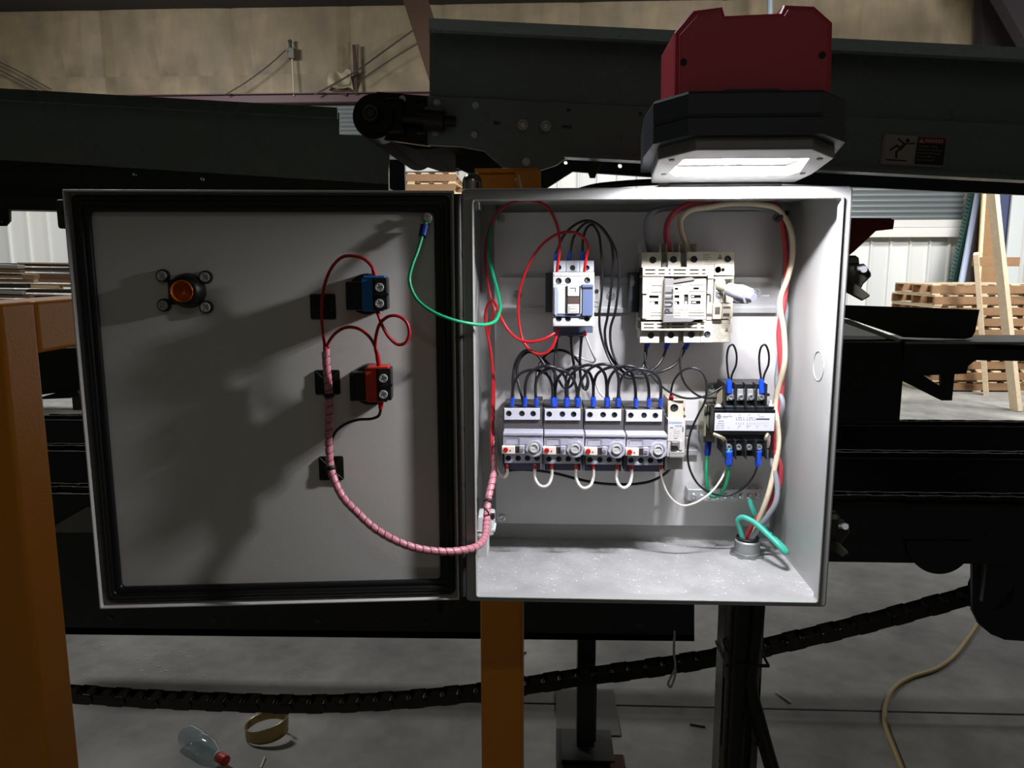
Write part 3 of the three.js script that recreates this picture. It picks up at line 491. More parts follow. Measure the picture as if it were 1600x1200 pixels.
// ---------- things on the floor ----------
{
  const a = PY(290, 1146, 0.035), b = PY(350, 1186, 0.028); a.y = 0.034; b.y = 0.026; const d = b.clone().sub(a), L = d.length();
  const t = thing('water_bottle', 'small clear plastic bottle with a red cap lying on the floor', 'bottle', V(a.x, 0, a.z));
  const q = new THREE.Quaternion().setFromUnitVectors(V(0, 1, 0), d.clone().normalize()), put = (g) => g.applyQuaternion(q).translate(a.x, a.y, a.z);
  const r = 0.034, H = L / 0.94;
  const prof = [[0, 0.004], [r * 0.6, 0], [r * 0.92, 0.006], [r, 0.018], [r, H * 0.32], [r * 0.9, H * 0.36], [r, H * 0.4], [r, H * 0.48], [r * 0.9, H * 0.6], [r * 0.6, H * 0.72], [r * 0.4, H * 0.78], [r * 0.38, H * 0.86]];
  part('body', put(lathe(prof, 28)), new THREE.MeshPhysicalMaterial({ color: 0xdfe8ea, roughness: 0.12, transmission: 0.92, thickness: 0, ior: 1.45 }), t);
  part('cap', put(lathe([[0, H * 0.84], [r * 0.46, H * 0.84], [r * 0.48, H * 0.86], [r * 0.48, H * 0.97], [r * 0.42, H * 0.99], [0, H * 0.99]], 22)), mat(0xb0281e, 0.45), t);
  part('neck_ring', put(lathe([[r * 0.38, H * 0.8], [r * 0.5, H * 0.805], [r * 0.5, H * 0.82], [r * 0.38, H * 0.825]], 22)), mat(0xc4cdd0, 0.3), t);
  // bent strap ring
  const c = PY(418, 1152, 0.0), m = thing('metal_strap', 'bent brassy metal strap loop lying on the floor beside the bottle', 'metal strap', c);
  part('strap', new ParametricGeometry((u, v, o) => { const an = u * Math.PI * 2 * 0.97, rad = 0.062 * (1 + 0.12 * Math.cos(2 * an)), w = 0.052 * (0.75 + 0.25 * Math.sin(an + 1)); o.set(c.x + rad * Math.cos(an), c.y + 0.004 + w * v + 0.016 * (1 - Math.sin(an - 0.4)) , c.z + rad * 0.85 * Math.sin(an)); }, 60, 3), mat(0x97855a, 0.3, 1, { side: THREE.DoubleSide }), m);
  part('rim', tube([...Array(40)].map((_, i) => { const an = i / 39 * Math.PI * 2 * 0.97, rad = 0.062 * (1 + 0.12 * Math.cos(2 * an)), w = 0.052 * (0.75 + 0.25 * Math.sin(an + 1)); return V(c.x + rad * Math.cos(an), c.y + 0.004 + w + 0.016 * (1 - Math.sin(an - 0.4)), c.z + rad * 0.85 * Math.sin(an)); }), 0.0022, 6, 80), mat(0xb9a982, 0.25, 1), m);
  solo('extension_cord', 'yellowish extension cord snaking over the floor at lower right', 'cord', tube([[1560, 930], [1544, 950], [1528, 974], [1512, 998], [1488, 1028], [1459, 1047], [1422, 1059], [1397, 1075], [1384, 1100], [1383, 1131], [1394, 1162], [1408, 1197], [1425, 1240], [1460, 1300]].map((p) => PY(p[0], p[1], 0.008)), 0.008, 8, 90), mat(0x9a8350, 0.6));
  const bits = [[1212, 1081, 1236, 1098, 0xbdb8a0, 'pale sliver of wood on the floor right of the strut'], [407, 1200, 414, 1183, 0xb9b39d, 'pale sliver on the floor below the metal strap'], [1078, 1132, 1102, 1136, 0x23211c, 'dark sliver on the floor left of the strut'], [815, 1024, 822, 1019, 0x211d18, 'small dark chip right of the orange post']];
  bits.forEach(([x0, y0, x1, y1, c2, label]) => solo('wood_sliver', label, 'debris', bar(PY(x0, y0, 0.004), PY(x1, y1, 0.004), 0.006, 0.004), mat(c2, 0.8)));
  solo('metal_chips', 'scattered shiny metal chips on the concrete at lower left', 'debris', [...Array(60)].map(() => { const p = rnd() < 0.5 ? PY(rr(210, 300), rr(1015, 1055), 0.002) : PY(rr(115, 480), rr(1005, 1060), 0.002); const s = rr(0.0012, 0.003); return rb(p.x - s, p.x + s, 0.0002, s, p.z - s * 0.7, p.z + s * 0.7, 0); }), mat(0xd5d6d2, 0.4)).userData.kind = 'stuff';
}
// ---------- the electrical box ----------
const box = thing('electrical_box', 'open grey steel electrical box full of wired switchgear', 'electrical box', V(0.203, B.y0, -0.1));
const DT = R(5.7), DW = 0.404, DM = new THREE.Matrix4().makeRotationY(DT).setPosition(-0.009, B.y0, -0.001);   // door: local x runs 0 .. -DW, z towards the viewer
const DMI = DM.clone().invert();
const PD = (px, py, n = -0.014) => { const o = CP.clone().applyMatrix4(DMI), d = ray(px, py).transformDirection(DMI); return o.addScaledVector(d, (n - o.z) / d.z); };
const onDoor = (g) => (Array.isArray(g) ? g.flat(4) : [g]).filter(Boolean).map((q) => q.applyMatrix4(DM));
{
  const t = 0.002, { x0, x1, y0, y1, d } = B;
  part('shell', [rb(x0, x0 + t, y0, y1, -d, -0.004, 0), rb(x1 - t, x1, y0, y1, -d, -0.004, 0), rb(x0, x1, y0, y0 + t, -d, -0.004, 0), rb(x0, x1, y1 - t, y1, -d, -0.004, 0), rb(x0, x1, y0, y1, -d - t, -d, 0)], M.boxPaint, box);
  const s = rrect(x0 - 0.001, x1 + 0.001, y0 - 0.001, y1 + 0.001, 0.005), h = rrect(x0 + 0.0105, x1 - 0.0095, y0 + 0.0055, y1 - 0.0105, 0.003);
  s.holes.push(new THREE.Path(h.getPoints(5).reverse()));
  part('front_lip', [ext(s, 0.012, 0.0022, 4).translate(0, 0, -0.012)], M.boxPaint, box);
  const inn = 0.0018, s2 = rrect(x0 + 0.0095, x1 - 0.0085, y0 + 0.0045, y1 - 0.0095, 0.004), h2 = rrect(x0 + 0.0095 + inn, x1 - 0.0085 - inn, y0 + 0.0045 + inn, y1 - 0.0095 - inn, 0.003);
  s2.holes.push(new THREE.Path(h2.getPoints(5).reverse()));
  part('gutter_rim', ext(s2, 0.014, 0.0006, 4).translate(0, 0, -0.0115), M.boxPaint, box);
  part('bottom_dust', rb(x0 + t, x1 - t, y0 + t, y0 + t + 0.0006, -d, -0.012, 0), mat(0xffffff, 0.42, 0, { map: dustMap, bumpMap: N1 && peel, bumpScale: 0.0004 }), box, 'dusty floor of the box');
  // knockout ring stamped in the right wall
  const kc = V(x1 - t, P(1280, 572, -0.06).y, -0.062);
  part('knockout', [new THREE.TorusGeometry(0.017, 0.0007, 6, 32).rotateY(Math.PI / 2).translate(kc.x - 0.0003, kc.y, kc.z)], M.boxPaint, box);
  part('hinge', [rb(-0.0095, 0.0008, y0 + 0.004, y1 - 0.004, -0.0075, -0.0055, 0.0003), cyl(V(-0.0045, y0 + 0.006, 0.0), V(-0.0045, y1 - 0.006, 0.0), 0.0032, 10), ...[0, 1, 2, 3, 4, 5, 6].map((i) => cyl(V(-0.0045, y0 + 0.012 + i * 0.064, 0.0), V(-0.0045, y0 + 0.07 + i * 0.064, 0.0), 0.0036, 10))], mat(0x4d4c48, 0.4, 0.5), box);
  const z = B.plate, mp = part('mounting_plate', [rb(P(773, 560, z).x, P(1224, 400, z).x, P(960, 820, z).y, P(960, 331, z).y, z - 0.0025, z, 0.0006)], M.plateWhite, box);
  for (const [px, py] of [[783, 342], [1214, 340], [784, 809], [1196, 808]]) part('plate_screw', [disc(px, py, z + 0.002, 6.4, 0.002, 18), pscrew(px, py, z + 0.002, 5, 'cross', 0.5, 0.0028)], M.steel, mp);
  part('plate_stud', [cyl(V(P(779, 330, z).x, P(779, 330, z).y + 0.003, z + 0.001), V(P(779, 330, z).x, y1 - 0.003, z + 0.001), 0.0035, 8)], mat(0x5a5d60, 0.4, 0.4), mp);
  // clamps on the side that the door closes on
  const cm = mat(0x47453c, 0.45, 0.35), clamp = (dy, dx, sc2) => {
    const q = (p) => p.map(([a, b]) => [1331 + dx + (a - 1331) * sc2, 390 + dy + (b - 390)]);
    const c = part('clamp', [plate(q([[1322, 399], [1338, 399], [1343, 403], [1344, 414], [1322, 414]]), -0.018, 0.01, { bevel: 0.002 }), plate(q([[1322, 413], [1344, 413], [1351, 412], [1356, 417], [1362, 427], [1362, 432], [1350, 444], [1346, 452], [1322, 447]]), -0.013, 0.008, { bevel: 0.002 }), plate(q([[1336, 442], [1360, 461], [1359, 464], [1348, 470], [1322, 456], [1322, 450]]), -0.008, 0.006, { bevel: 0.0015 })], cm, box);
    part('clamp_screw', [cyl(P(1338 + dx, 420 + dy, -0.013), P(1354 + dx, 421 + dy, -0.011), 0.0032, 10), cyl(P(1350 + dx, 420 + dy, -0.014), P(1350 + dx, 421 + dy, -0.002), 0.0035, 8)], M.steel, c);
  };
  clamp(0, 0, 1); clamp(402, -29, 0.85);
  // open knockout and clip low on the left wall
  part('side_fitting', [rb(x0 + t, x0 + t + 0.006, P(748, 820, -0.04).y, P(748, 790, -0.04).y, -0.075, -0.035, 0.002)], M.black, box, 'black fitting on the left wall');
}
{ // the door, open to the left
  const H = B.y1 - B.y0 - 0.001, o = [];
  o.push(rb(-DW, 0, 0, H, -0.0165, -0.0145, 0.0005), rb(-DW, -DW + 0.0022, 0, H, -0.0165, 0, 0.001), rb(-0.0022, 0, 0, H, -0.0165, 0, 0.001), rb(-DW, 0, 0, 0.0022, -0.0165, 0, 0.001), rb(-DW, 0, H - 0.0022, H, -0.0165, 0, 0.001));
  const door = part('door', onDoor(o), mat(0xd2d0c6, 0.4, 0, { phys: true, clearcoat: 0.35, clearcoatRoughness: 0.3, bumpMap: peel, bumpScale: 0.00004 }), box);
  const a = 0.0045, w = 0.0175, s = rrect(-DW + a, -a, a, H - a, 0.006), h = rrect(-DW + a + w, -a - w, a + w, H - a - w, 0.004); s.holes.push(new THREE.Path(h.getPoints(6).reverse()));
  part('gasket', onDoor([ext(s, 0.008, 0.0028, 5).translate(0, 0, -0.0145)]), M.gasket, door);
  const s3 = rrect(-DW + a + 0.006, -a - 0.006, a + 0.006, H - a - 0.006, 0.006), h3 = rrect(-DW + a + 0.0115, -a - 0.0115, a + 0.0115, H - a - 0.0115, 0.004); s3.holes.push(new THREE.Path(h3.getPoints(6).reverse()));
  part('gasket_bead', onDoor([ext(s3, 0.005, 0.0022, 5).translate(0, 0, -0.0085)]), M.gasket, door);
  const lt = PD(88, 330, -0.01), cm = mat(0x3b3d38, 0.45, 0.3);
  part('latch_lug', onDoor([rb(-DW - 0.012, -DW - 0.0005, lt.y - 0.018, lt.y + 0.012, -0.014, -0.008, 0.003), cyl(V(-DW - 0.006, lt.y, -0.009), V(-DW - 0.006, lt.y, -0.004), 0.0028, 10)]), cm, door);
}
// ---------- things on the door ----------
const dthing = (name, label, cat, px, py, n, group) => { const p = PD(px, py, n).applyMatrix4(DM); return thing(name, label, cat, p, group); };
const dsc = (px, py, n) => PD(px + 0.5, py, n).distanceTo(PD(px - 0.5, py, n));
function dbox(px0, py0, px1, py1, nb, nf, r = 0.0008) { const cx = (px0 + px1) / 2, cy = (py0 + py1) / 2; return rb(PD(px0, cy, nf).x, PD(px1, cy, nf).x, PD(cx, py1, nf).y, PD(cx, py0, nf).y, nb, nf, r); }
function ddisc(px, py, nb, nf, rp, n = 24, cone = 1) { const c = PD(px, py, nf), r = rp * dsc(px, py, nf); return cyl(V(c.x, c.y, nb), V(c.x, c.y, nf), r, n, r * cone); }
const SK = -0.0145;
{
  const t = dthing('push_button', 'black mounting collar of an amber lit button on the door, four screws around it', 'push button', 285, 456, SK);
  const c = PD(286, 455, SK + 0.016), k = dsc(286, 455, SK);
  part('collar', onDoor([lathe([[k * 17, 0.016], [k * 20, 0.0165], [k * 25, 0.012], [k * 28, 0.003], [k * 28, 0], [k * 17, 0]], 28).rotateX(Math.PI / 2).translate(c.x, c.y, SK), dbox(262, 437, 310, 476, SK, SK + 0.003, 0.004)]), M.gasket, t);
  part('amber_lens', onDoor([lathe([[0, 0.004], [k * 8, 0.005], [k * 14, 0.011], [k * 16, 0.0175], [k * 17.4, 0.0175], [k * 17.4, 0], [0, 0]], 28).rotateX(Math.PI / 2).translate(c.x - k * 1.5, c.y, SK + 0.0005)]), mat(0xd06a0a, 0.25, 0.1), t);
  for (const [x, y] of [[253, 431], [320, 433], [255, 477], [321, 480]]) { part('grommet', onDoor([ddisc(x, y, SK, SK + 0.005, 10.8, 22, 0.92)]), M.gasket, t); part('screw', onDoor([screwHead(PD(x, y, SK + 0.005), 7.9 * k, 0.002, 'cross', 0.7)]), mat(0xb4b5b0, 0.5, 0.5), t); }
}
function contactBlock(label, cx, cy, clipMat, clipLabel, dx) {    // contact block standing on the back of a door button
  const t = dthing('contact_block', label, 'contact block', cx, cy, SK), f = SK + 0.045, q = (a, b, c, d, nb, nf, r) => dbox(cx + a, cy + b, cx + c, cy + d, nb, nf, r);
  part('button_base', onDoor([ddisc(cx + 2, cy - 1, SK, SK + 0.012, 33, 32, 0.96), ddisc(cx + 2, cy - 1, SK + 0.012, SK + 0.016, 27, 32)]), M.gasket, t);
  part('latch_body', onDoor([q(-31, -21, 10, 24, SK + 0.012, SK + 0.028, 0.0015), q(-29, -15, -24, 18, SK + 0.028, SK + 0.03, 0.0005)]), mat(0x131315, 0.4), t);
  part('housing', onDoor([q(-2, -27, 34, 23, SK + 0.016, f - 0.006, 0.001), q(13, -27, 34, 23, f - 0.006, f, 0.001), q(13, -3, 36, 1, f - 0.004, f + 0.002, 0.0006)]), mat(0x161618, 0.35), t);
  part('clip', onDoor([q(-6, -28, 12, 24, SK + 0.018, f - 0.003, 0.001), q(-4, -30, 30, -26, SK + 0.02, f - 0.002, 0.0008), q(-4, 23, 28, 25.5, SK + 0.02, f - 0.004, 0.0008)]), clipMat, t, clipLabel);
  for (const y of [-12, 13]) part('terminal_screw', onDoor([screwHead(PD(cx + 22, cy + y, f), 0.0046, 0.003, 'cross', 0.3)]), mat(0xd8d8d4, 0.35, 0.5), t);
  return f;
}
contactBlock('blue clipped contact block on the door, the upper one', 571, 461, mat(0x1d6fb4, 0.4), 'blue clip');
contactBlock('red clipped contact block on the door, the lower one', 577, 603, mat(0xd6351f, 0.4), 'red clip');
[[505, 479, 'black adhesive cable tie mount beside the blue contact block'], [512, 597, 'black adhesive cable tie mount beside the red contact block'], [518, 731, 'lowest black adhesive cable tie mount on the door']].forEach(([x, y, label]) => {
  const t = dthing('cable_tie_mount', label, 'cable tie mount', x, y, SK, 'cable tie mounts on the door'), c = PD(x, y, SK), h = 0.0138;
  const s = rrect(c.x - h, c.x + h, c.y - h, c.y + h, 0.0022);
  part('pad', onDoor([ext(s, 0.0022, 0.0006, 4).translate(0, 0, SK)]), M.gasket, t);
  part('saddle', onDoor([rb(c.x - 0.0055, c.x + 0.0055, c.y - 0.006, c.y + 0.006, SK + 0.002, SK + 0.006, 0.0015)]), M.black, t);
  part('rib', onDoor([[1, 1], [1, -1], [-1, 1], [-1, -1]].map(([a, b]) => cyl(V(c.x + a * 0.005, c.y + b * 0.005, SK + 0.0042), V(c.x + a * 0.0125, c.y + b * 0.0125, SK + 0.0022), 0.0009, 6))), M.black, t);
});
// ---------- work light standing on the box ----------
{
  const cx = (P(1045, 252, 0.1).x + P(1307, 245, 0.1).x) / 2 - 0.0, tilt = R(9.4), yb = B.y1 + 0.006;
  const t = thing('work_light', 'red and black battery work light glowing white on top of the box', 'lamp', V(cx, yb, 0));
  // head frame: local x across, y up, z towards the viewer, tilted; the window looks down
  const Q = new THREE.Matrix4().makeRotationX(-tilt).setPosition(cx, yb, -0.002), W = (g) => (Array.isArray(g) ? g.flat(4) : [g]).map((q) => q.applyMatrix4(Q));
  const hw = 0.08, zN = 0.108, zf = -0.004;
  const frame = new THREE.Shape([[-hw * 0.96, zf], [hw * 0.9, zf], [hw, zf + 0.03], [hw + 0.002, zN - 0.028], [hw - 0.028, zN], [-hw + 0.028, zN], [-hw - 0.002, zN - 0.028], [-hw, zf + 0.03]].map((p) => new THREE.Vector2(p[0], -p[1])));
  const win = [[-0.058, 0.022], [0.058, 0.022], [0.066, 0.036], [0.06, 0.082], [-0.06, 0.082], [-0.066, 0.036]];
  frame.holes.push(new THREE.Path(win.map((p) => new THREE.Vector2(p[0], -p[1]))));
  const toY = (g) => g.rotateX(-Math.PI / 2);                               // shape plane -> local xz, depth up
  part('face_frame', W([toY(ext(frame, 0.012, 0.0015))]), mat(0x8f8d87, 0.4, 0.1), t);
  // reflector walls and ceiling with the chips
  const inner = win.map(([a, b]) => V(a * 0.93, 0.0095, 0.052 + (b - 0.052) * 0.86)), outer = win.map(([a, b]) => V(a, 0.002, b)), rf = [];
  for (let i = 0; i < 6; i++) { const j = (i + 1) % 6, g = new THREE.BufferGeometry().setFromPoints([outer[i], inner[i], inner[j], outer[i], inner[j], outer[j]]); g.computeVertexNormals(); g.setAttribute('uv', new THREE.BufferAttribute(new Float32Array(12), 2)); rf.push(g); }
  part('reflector', W(rf), mat(0x8c8a85, 0.45, 0, { side: THREE.DoubleSide }), t);
  part('ceiling', W([rb(-0.064, 0.064, 0.0098, 0.0112, 0.02, 0.086, 0)]), mat(0xf0efe9, 0.4), t);
  const glow = new THREE.MeshStandardMaterial({ color: 0xffffff, emissive: 0xfbf8f4, emissiveIntensity: 9 });
  for (const x of [-0.034, 0, 0.034]) {
    part('led_panel', W([rb(x - 0.016, x + 0.016, 0.0082, 0.0097, 0.034, 0.077, 0.0003)]), glow, t);
    const l = new THREE.RectAreaLight(0xf6f5ff, LED, 0.02, 0.02); l.position.copy(V(x, 0.0076, 0.062).applyMatrix4(Q)); l.rotation.set(-Math.PI / 2 + R(8), 0, 0); scene.add(l);
  }
  part('lens_rib', W([cyl(V(-0.012, 0.004, 0.05), V(0.012, 0.004, 0.056), 0.0012, 6), cyl(V(-0.012, 0.004, 0.056), V(0.004, 0.004, 0.05), 0.0012, 6)]), mat(0xb9b7b0, 0.4), t);
  for (const [x, z] of [[-0.069, 0.03], [0.069, 0.03], [-0.069, 0.078], [0.069, 0.078]]) part('face_screw', W([cyl(V(x, -0.0006, z), V(x, 0.002, z), 0.0028, 10)]), M.black, t);
  // black bezel body
  const bz = new THREE.Shape([[-0.088, zf], [0.088, zf], [0.092, 0.05], [0.088, zN - 0.018], [hw - 0.02, zN + 0.006], [-hw + 0.02, zN + 0.006], [-0.088, zN - 0.018], [-0.092, 0.05]].map((p) => new THREE.Vector2(p[0], -p[1])));
const bh = bz.clone(); bh.holes = [new THREE.Path(win.map((p) => new THREE.Vector2(p[0] * 1.06, -(0.052 + (p[1] - 0.052) * 1.12))))];
  part('bezel', W([toY(ext(bh, 0.0155, 0)).translate(0, 0.0115, 0), toY(ext(bz, 0.026, 0.004)).translate(0, 0.0268, 0), rb(-0.03, 0.03, 0.045, 0.062, 0.04, zN - 0.006, 0.006)]), mat(0x3c4049, 0.5), t);
  // red housing: outline in local xy, front plate proud
  const zr = zN - 0.012, red = mat(0xe8485a, 0.42, 0, { phys: true, clearcoat: 0.3, clearcoatRoughness: 0.3 });
  const px2 = (a, b) => { const p = P(a, b, 0.085); return new THREE.Vector2(p.x - cx, p.y - yb); };
  const out = [[1052, 185], [1054, 50], [1083, 15], [1130, 9], [1134, 23], [1220, 19], [1226, 6], [1274, 8], [1303, 34], [1299, 185]];
  const body = ext(new THREE.Shape(out.map((p) => px2(...p))), 0.085, 0.004).translate(cx, yb, 0.0);
  part('housing', [body], red, t);
  const fr = [[1060, 150], [1061, 56], [1090, 24], [1126, 20], [1131, 30], [1224, 26], [1230, 16], [1268, 18], [1294, 40], [1291, 150]];
  part('front_cover', [ext(new THREE.Shape(fr.map((p) => px2(...p))), 0.004, 0.0015).translate(cx, yb, 0.0845)], red, t);
  for (const [x, y] of [[1068, 97], [1285, 86]]) { const c = P(x, y, 0.0888); part('housing_screw', [cyl(V(c.x, c.y, 0.083), V(c.x, c.y, 0.0892), 0.0032, 14)], mat(0x2b0a10, 0.5), t); }
  part('rear_foot', [rb(cx - 0.055, cx + 0.055, B.y1 + 0.0012, B.y1 + 0.075, -0.12, -0.004, 0.008), rb(cx - 0.06, cx + 0.06, B.y1 + 0.0012, B.y1 + 0.012, -0.13, -0.003, 0.004)], mat(0x18191c, 0.5), t);
}
// ---------- devices on the mounting plate ----------
const ZP = B.plate, TH = (c, r) => [c[0], c[1], r];
const bodyLight = mat(0xb8bcc1, 0.45), lav = mat(0xb0b0bc, 0.42), relayGrey = mat(0x4c4a49, 0.5), blueGrey = mat(0x5a6888, 0.45), slate = mat(0x4e5468, 0.45), ivory = mat(0xbdb6a4, 0.48);
function textPrint(px0, py0, px1, py1, zf, w, h, draw, bg) { const t = canvasTex(w, h, (k) => { k.fillStyle = bg; k.fillRect(0, 0, w, h); draw(k, w, h); }); return [sticker(px0, py0, px1, py1, zf), new THREE.MeshStandardMaterial({ map: t, roughness: 0.5 })]; }
function printPart(name, parent, ...a) { const [g, m] = textPrint(...a); return part(name, g, m, parent); }
function rail(label, px0, px1, py0, py1) {
  const t = thing('mounting_rail', label, 'rail', P((px0 + px1) / 2, py1, ZP)), z = ZP + 0.0005, h = (py1 - py0);
  part('web', plate([[px0, py0 + h * 0.13], [px1, py0 + h * 0.13], [px1, py0 + h * 0.87], [px0, py0 + h * 0.87]], z + 0.0012, 0.0012, { holes: [slot(px0 + 8, (py0 + py1) / 2 - 2, px0 + 18, (py0 + py1) / 2 + 2), slot(px1 - 22, (py0 + py1) / 2 - 2, px1 - 10, (py0 + py1) / 2 + 2)] }), M.zinc, t);
  for (const [a, b] of [[0, 0.15], [0.85, 1]]) part('flange', [pb(px0, py0 + h * a, px1, py0 + h * b, z + 0.006, z + 0.0072, 0.0005), pb(px0, py0 + h * (a ? 0.85 : 0.13), px1, py0 + h * (a ? 0.87 : 0.15), z, z + 0.0066, 0.0004)], M.zinc, t);
  return t;
}
const r1 = rail('upper steel mounting rail carrying the contactor and fuse block', 780, 1213, 433, 489);
for (const [x, y] of [[808, 461], [1182, 457], [955, 462]]) part('rail_screw', [ring(x, y, ZP + 0.0035, 4, 7, 0.0015), pscrew(x, y, ZP + 0.002, 5, 'cross', 0.2, 0.002)], M.steel, r1);
rail('lower steel mounting rail hidden behind the four grey relays', 776, 1090, 655, 710);
const stopMat = mat(0x3f4144, 0.5), stopLight = mat(0xb5b3aa, 0.5);
[[852, 427, 866, 488, stopMat, 'dark end stop on the rail at the left side of the contactor'], [928, 431, 937, 489, stopLight, 'pale end stop on the rail at the right side of the contactor'], [984, 426, 998, 488, stopMat, 'dark end stop on the rail at the left side of the fuse block']].forEach(([a, b, c, d, m, label]) => {
  const t = thing('end_stop', label, 'end stop', P((a + c) / 2, d, ZP), 'end stops on the upper rail');
  part('body', [pb(a, b, c, d, ZP + 0.001, ZP + 0.035, 0.001), pb(a + 1, d - 20, c - 1, d - 17, ZP + 0.03, ZP + 0.0362, 0.0003), pb(a + 1, d - 13, c - 1, d - 10, ZP + 0.03, ZP + 0.0362, 0.0003)], m, t);
  part('screw', [pscrew((a + c) / 2, b + 24, ZP + 0.035, 3.4, 'slot', 0.5, 0.0012)], M.screw, t);
});
{ const t = thing('end_stop', 'grey end stop on the lower rail, left of the first relay', 'end stop', P(783, 735, ZP)); part('body', [pb(776, 648, 789, 740, ZP + 0.001, ZP + 0.05, 0.001), pb(779, 653, 788, 664, ZP + 0.04, ZP + 0.053, 0.001)], mat(0x8e8d88, 0.5), t); }
// terminal face with bores and recessed screws
function terminalRow(parent, rect, holes, rp, zf, t, m, name = 'terminal_cover') {
  part(name, plate(prect(...rect), zf, t, { holes: holes.map((h) => [h[0], h[1], rp * 1.12]), bevel: 0.0004, seg: 8 }), m, parent);
  holes.forEach((h, i) => part('terminal_screw', [disc(h[0], h[1], zf - 0.0036, rp * 1.2, 0.0012, 14)].concat(pscrew(h[0] + 0.4, h[1] + 0.3, zf - 0.0038, rp * 0.84, i % 2 ? 'slot' : 'cross', 0.5 + i, 0.0018)), M.screw, parent));
}
{ // contactor
  const t = thing('contactor', 'white contactor with a slate blue flap in the top left of the box', 'contactor', P(896, 522, ZP));
  part('body', [pb(865, 408, 927, 520, ZP + 0.004, -0.126, 0.001), pb(866, 512, 914, 525, ZP + 0.02, -0.13, 0.001)], slate, t);
  terminalRow(t, [865, 407, 928, 425], [[873, 418], [894.5, 418.5], [917, 418.5]], 4.2, -0.117, 0.008, bodyLight, 'top_terminal_cover');
  for (const x of [885.5, 906.5]) part('terminal_divider', pb(x - 0.4, 408, x + 0.4, 425, -0.12, -0.1162, 0.0001), mat(0x9a9da2, 0.5), t);
  terminalRow(t, [864, 425.5, 928.5, 445], [[873, 439], [887.5, 438.5], [917.5, 438]], 4.8, -0.1, 0.009, M.white, 'upper_cover');
  terminalRow(t, [864, 493, 928.5, 510.5], [[873, 498], [887.5, 498], [917, 498]], 4.6, -0.1, 0.009, M.white, 'lower_cover');
  part('front_cover', [pb(864, 444.5, 928.5, 493.5, -0.126, -0.1005, 0.0006), pb(868, 447, 910, 491, -0.11, -0.0965, 0.0012)], M.white, t);
  part('side_bevel', plate([[866.5, 449], [869.5, 447], [872.5, 455], [872.5, 486], [869, 493], [866.5, 491]], -0.0955, 0.002), mat(0x9aa3b0, 0.45), t);
  part('lower_trim', pb(865, 491.5, 910, 494.5, -0.102, -0.0975, 0.0004), blueGrey, t);
  for (const x of [885.3, 906]) part('slot', pb(x - 1.2, 447, x + 1.2, 489, -0.1, -0.0955, 0.0002), mat(0x1a1512, 0.6), t);
  part('latch_window', pb(886.6, 462, 904.8, 478, -0.1, -0.0951, 0.0005), mat(0x4a3a33, 0.5), t);
  part('latch', [pb(886.6, 446, 904.8, 463, -0.1, -0.094, 0.0008), pb(886.6, 475.5, 904.8, 490, -0.1, -0.094, 0.0008)], M.white, t);
  part('latch_mark', plate([[891, 449.5], [900, 449.5], [900, 456], [898.6, 456], [898.6, 450.8], [891, 450.8]], -0.0937, 0.0006), mat(0x6a6a68, 0.6), t);
  part('flap', [pb(909.5, 444.5, 927, 494, -0.11, -0.095, 0.0012), pb(909.5, 444.5, 927, 449, -0.11, -0.0944, 0.0006)], blueGrey, t, 'slate blue flap');
  part('flap_slot', pb(910.5, 449.2, 926, 451.6, -0.1, -0.0944, 0.0002), M.hole, t);
  printPart('maker_logo', t, 889, 478, 902.5, 487.5, -0.0939, 128, 96, (k) => { k.strokeStyle = '#5a4638'; k.lineWidth = 6; k.strokeRect(6, 6, 116, 84); k.fillStyle = '#5a4638'; k.font = 'bold 48px sans-serif'; k.textAlign = 'center'; k.fillText('WEG', 64, 65); }, '#dcd8d2');
  printPart('print', t, 866, 427.5, 926, 431.5, -0.0996, 480, 32, (k) => { k.fillStyle = '#b09a7c'; k.font = 'bold 26px sans-serif'; k.fillText('13 NO', 30, 26); k.fillText('21 NC', 140, 26); k.fillText('A1', 400, 26); }, '#bcbcba');
  printPart('print', t, 866, 505, 926, 509, -0.0996, 480, 32, (k) => { k.fillStyle = '#a9a6a0'; k.font = 'bold 24px sans-serif'; k.fillText('14 NO', 30, 25); k.fillText('22 NC', 140, 25); k.fillText('A2', 410, 25); }, '#bcbcba');
  for (const x of [876, 894, 911]) part('lower_terminal', [disc(x, 516, -0.1295, 4, 0.003, 14)], M.hole, t);
  for (const x of [872, 892, 909]) part('wire_entry', pb(x - 4, 522, x + 4, 527, ZP + 0.04, -0.132, 0.0008), mat(0x3b4050, 0.5), t);
}
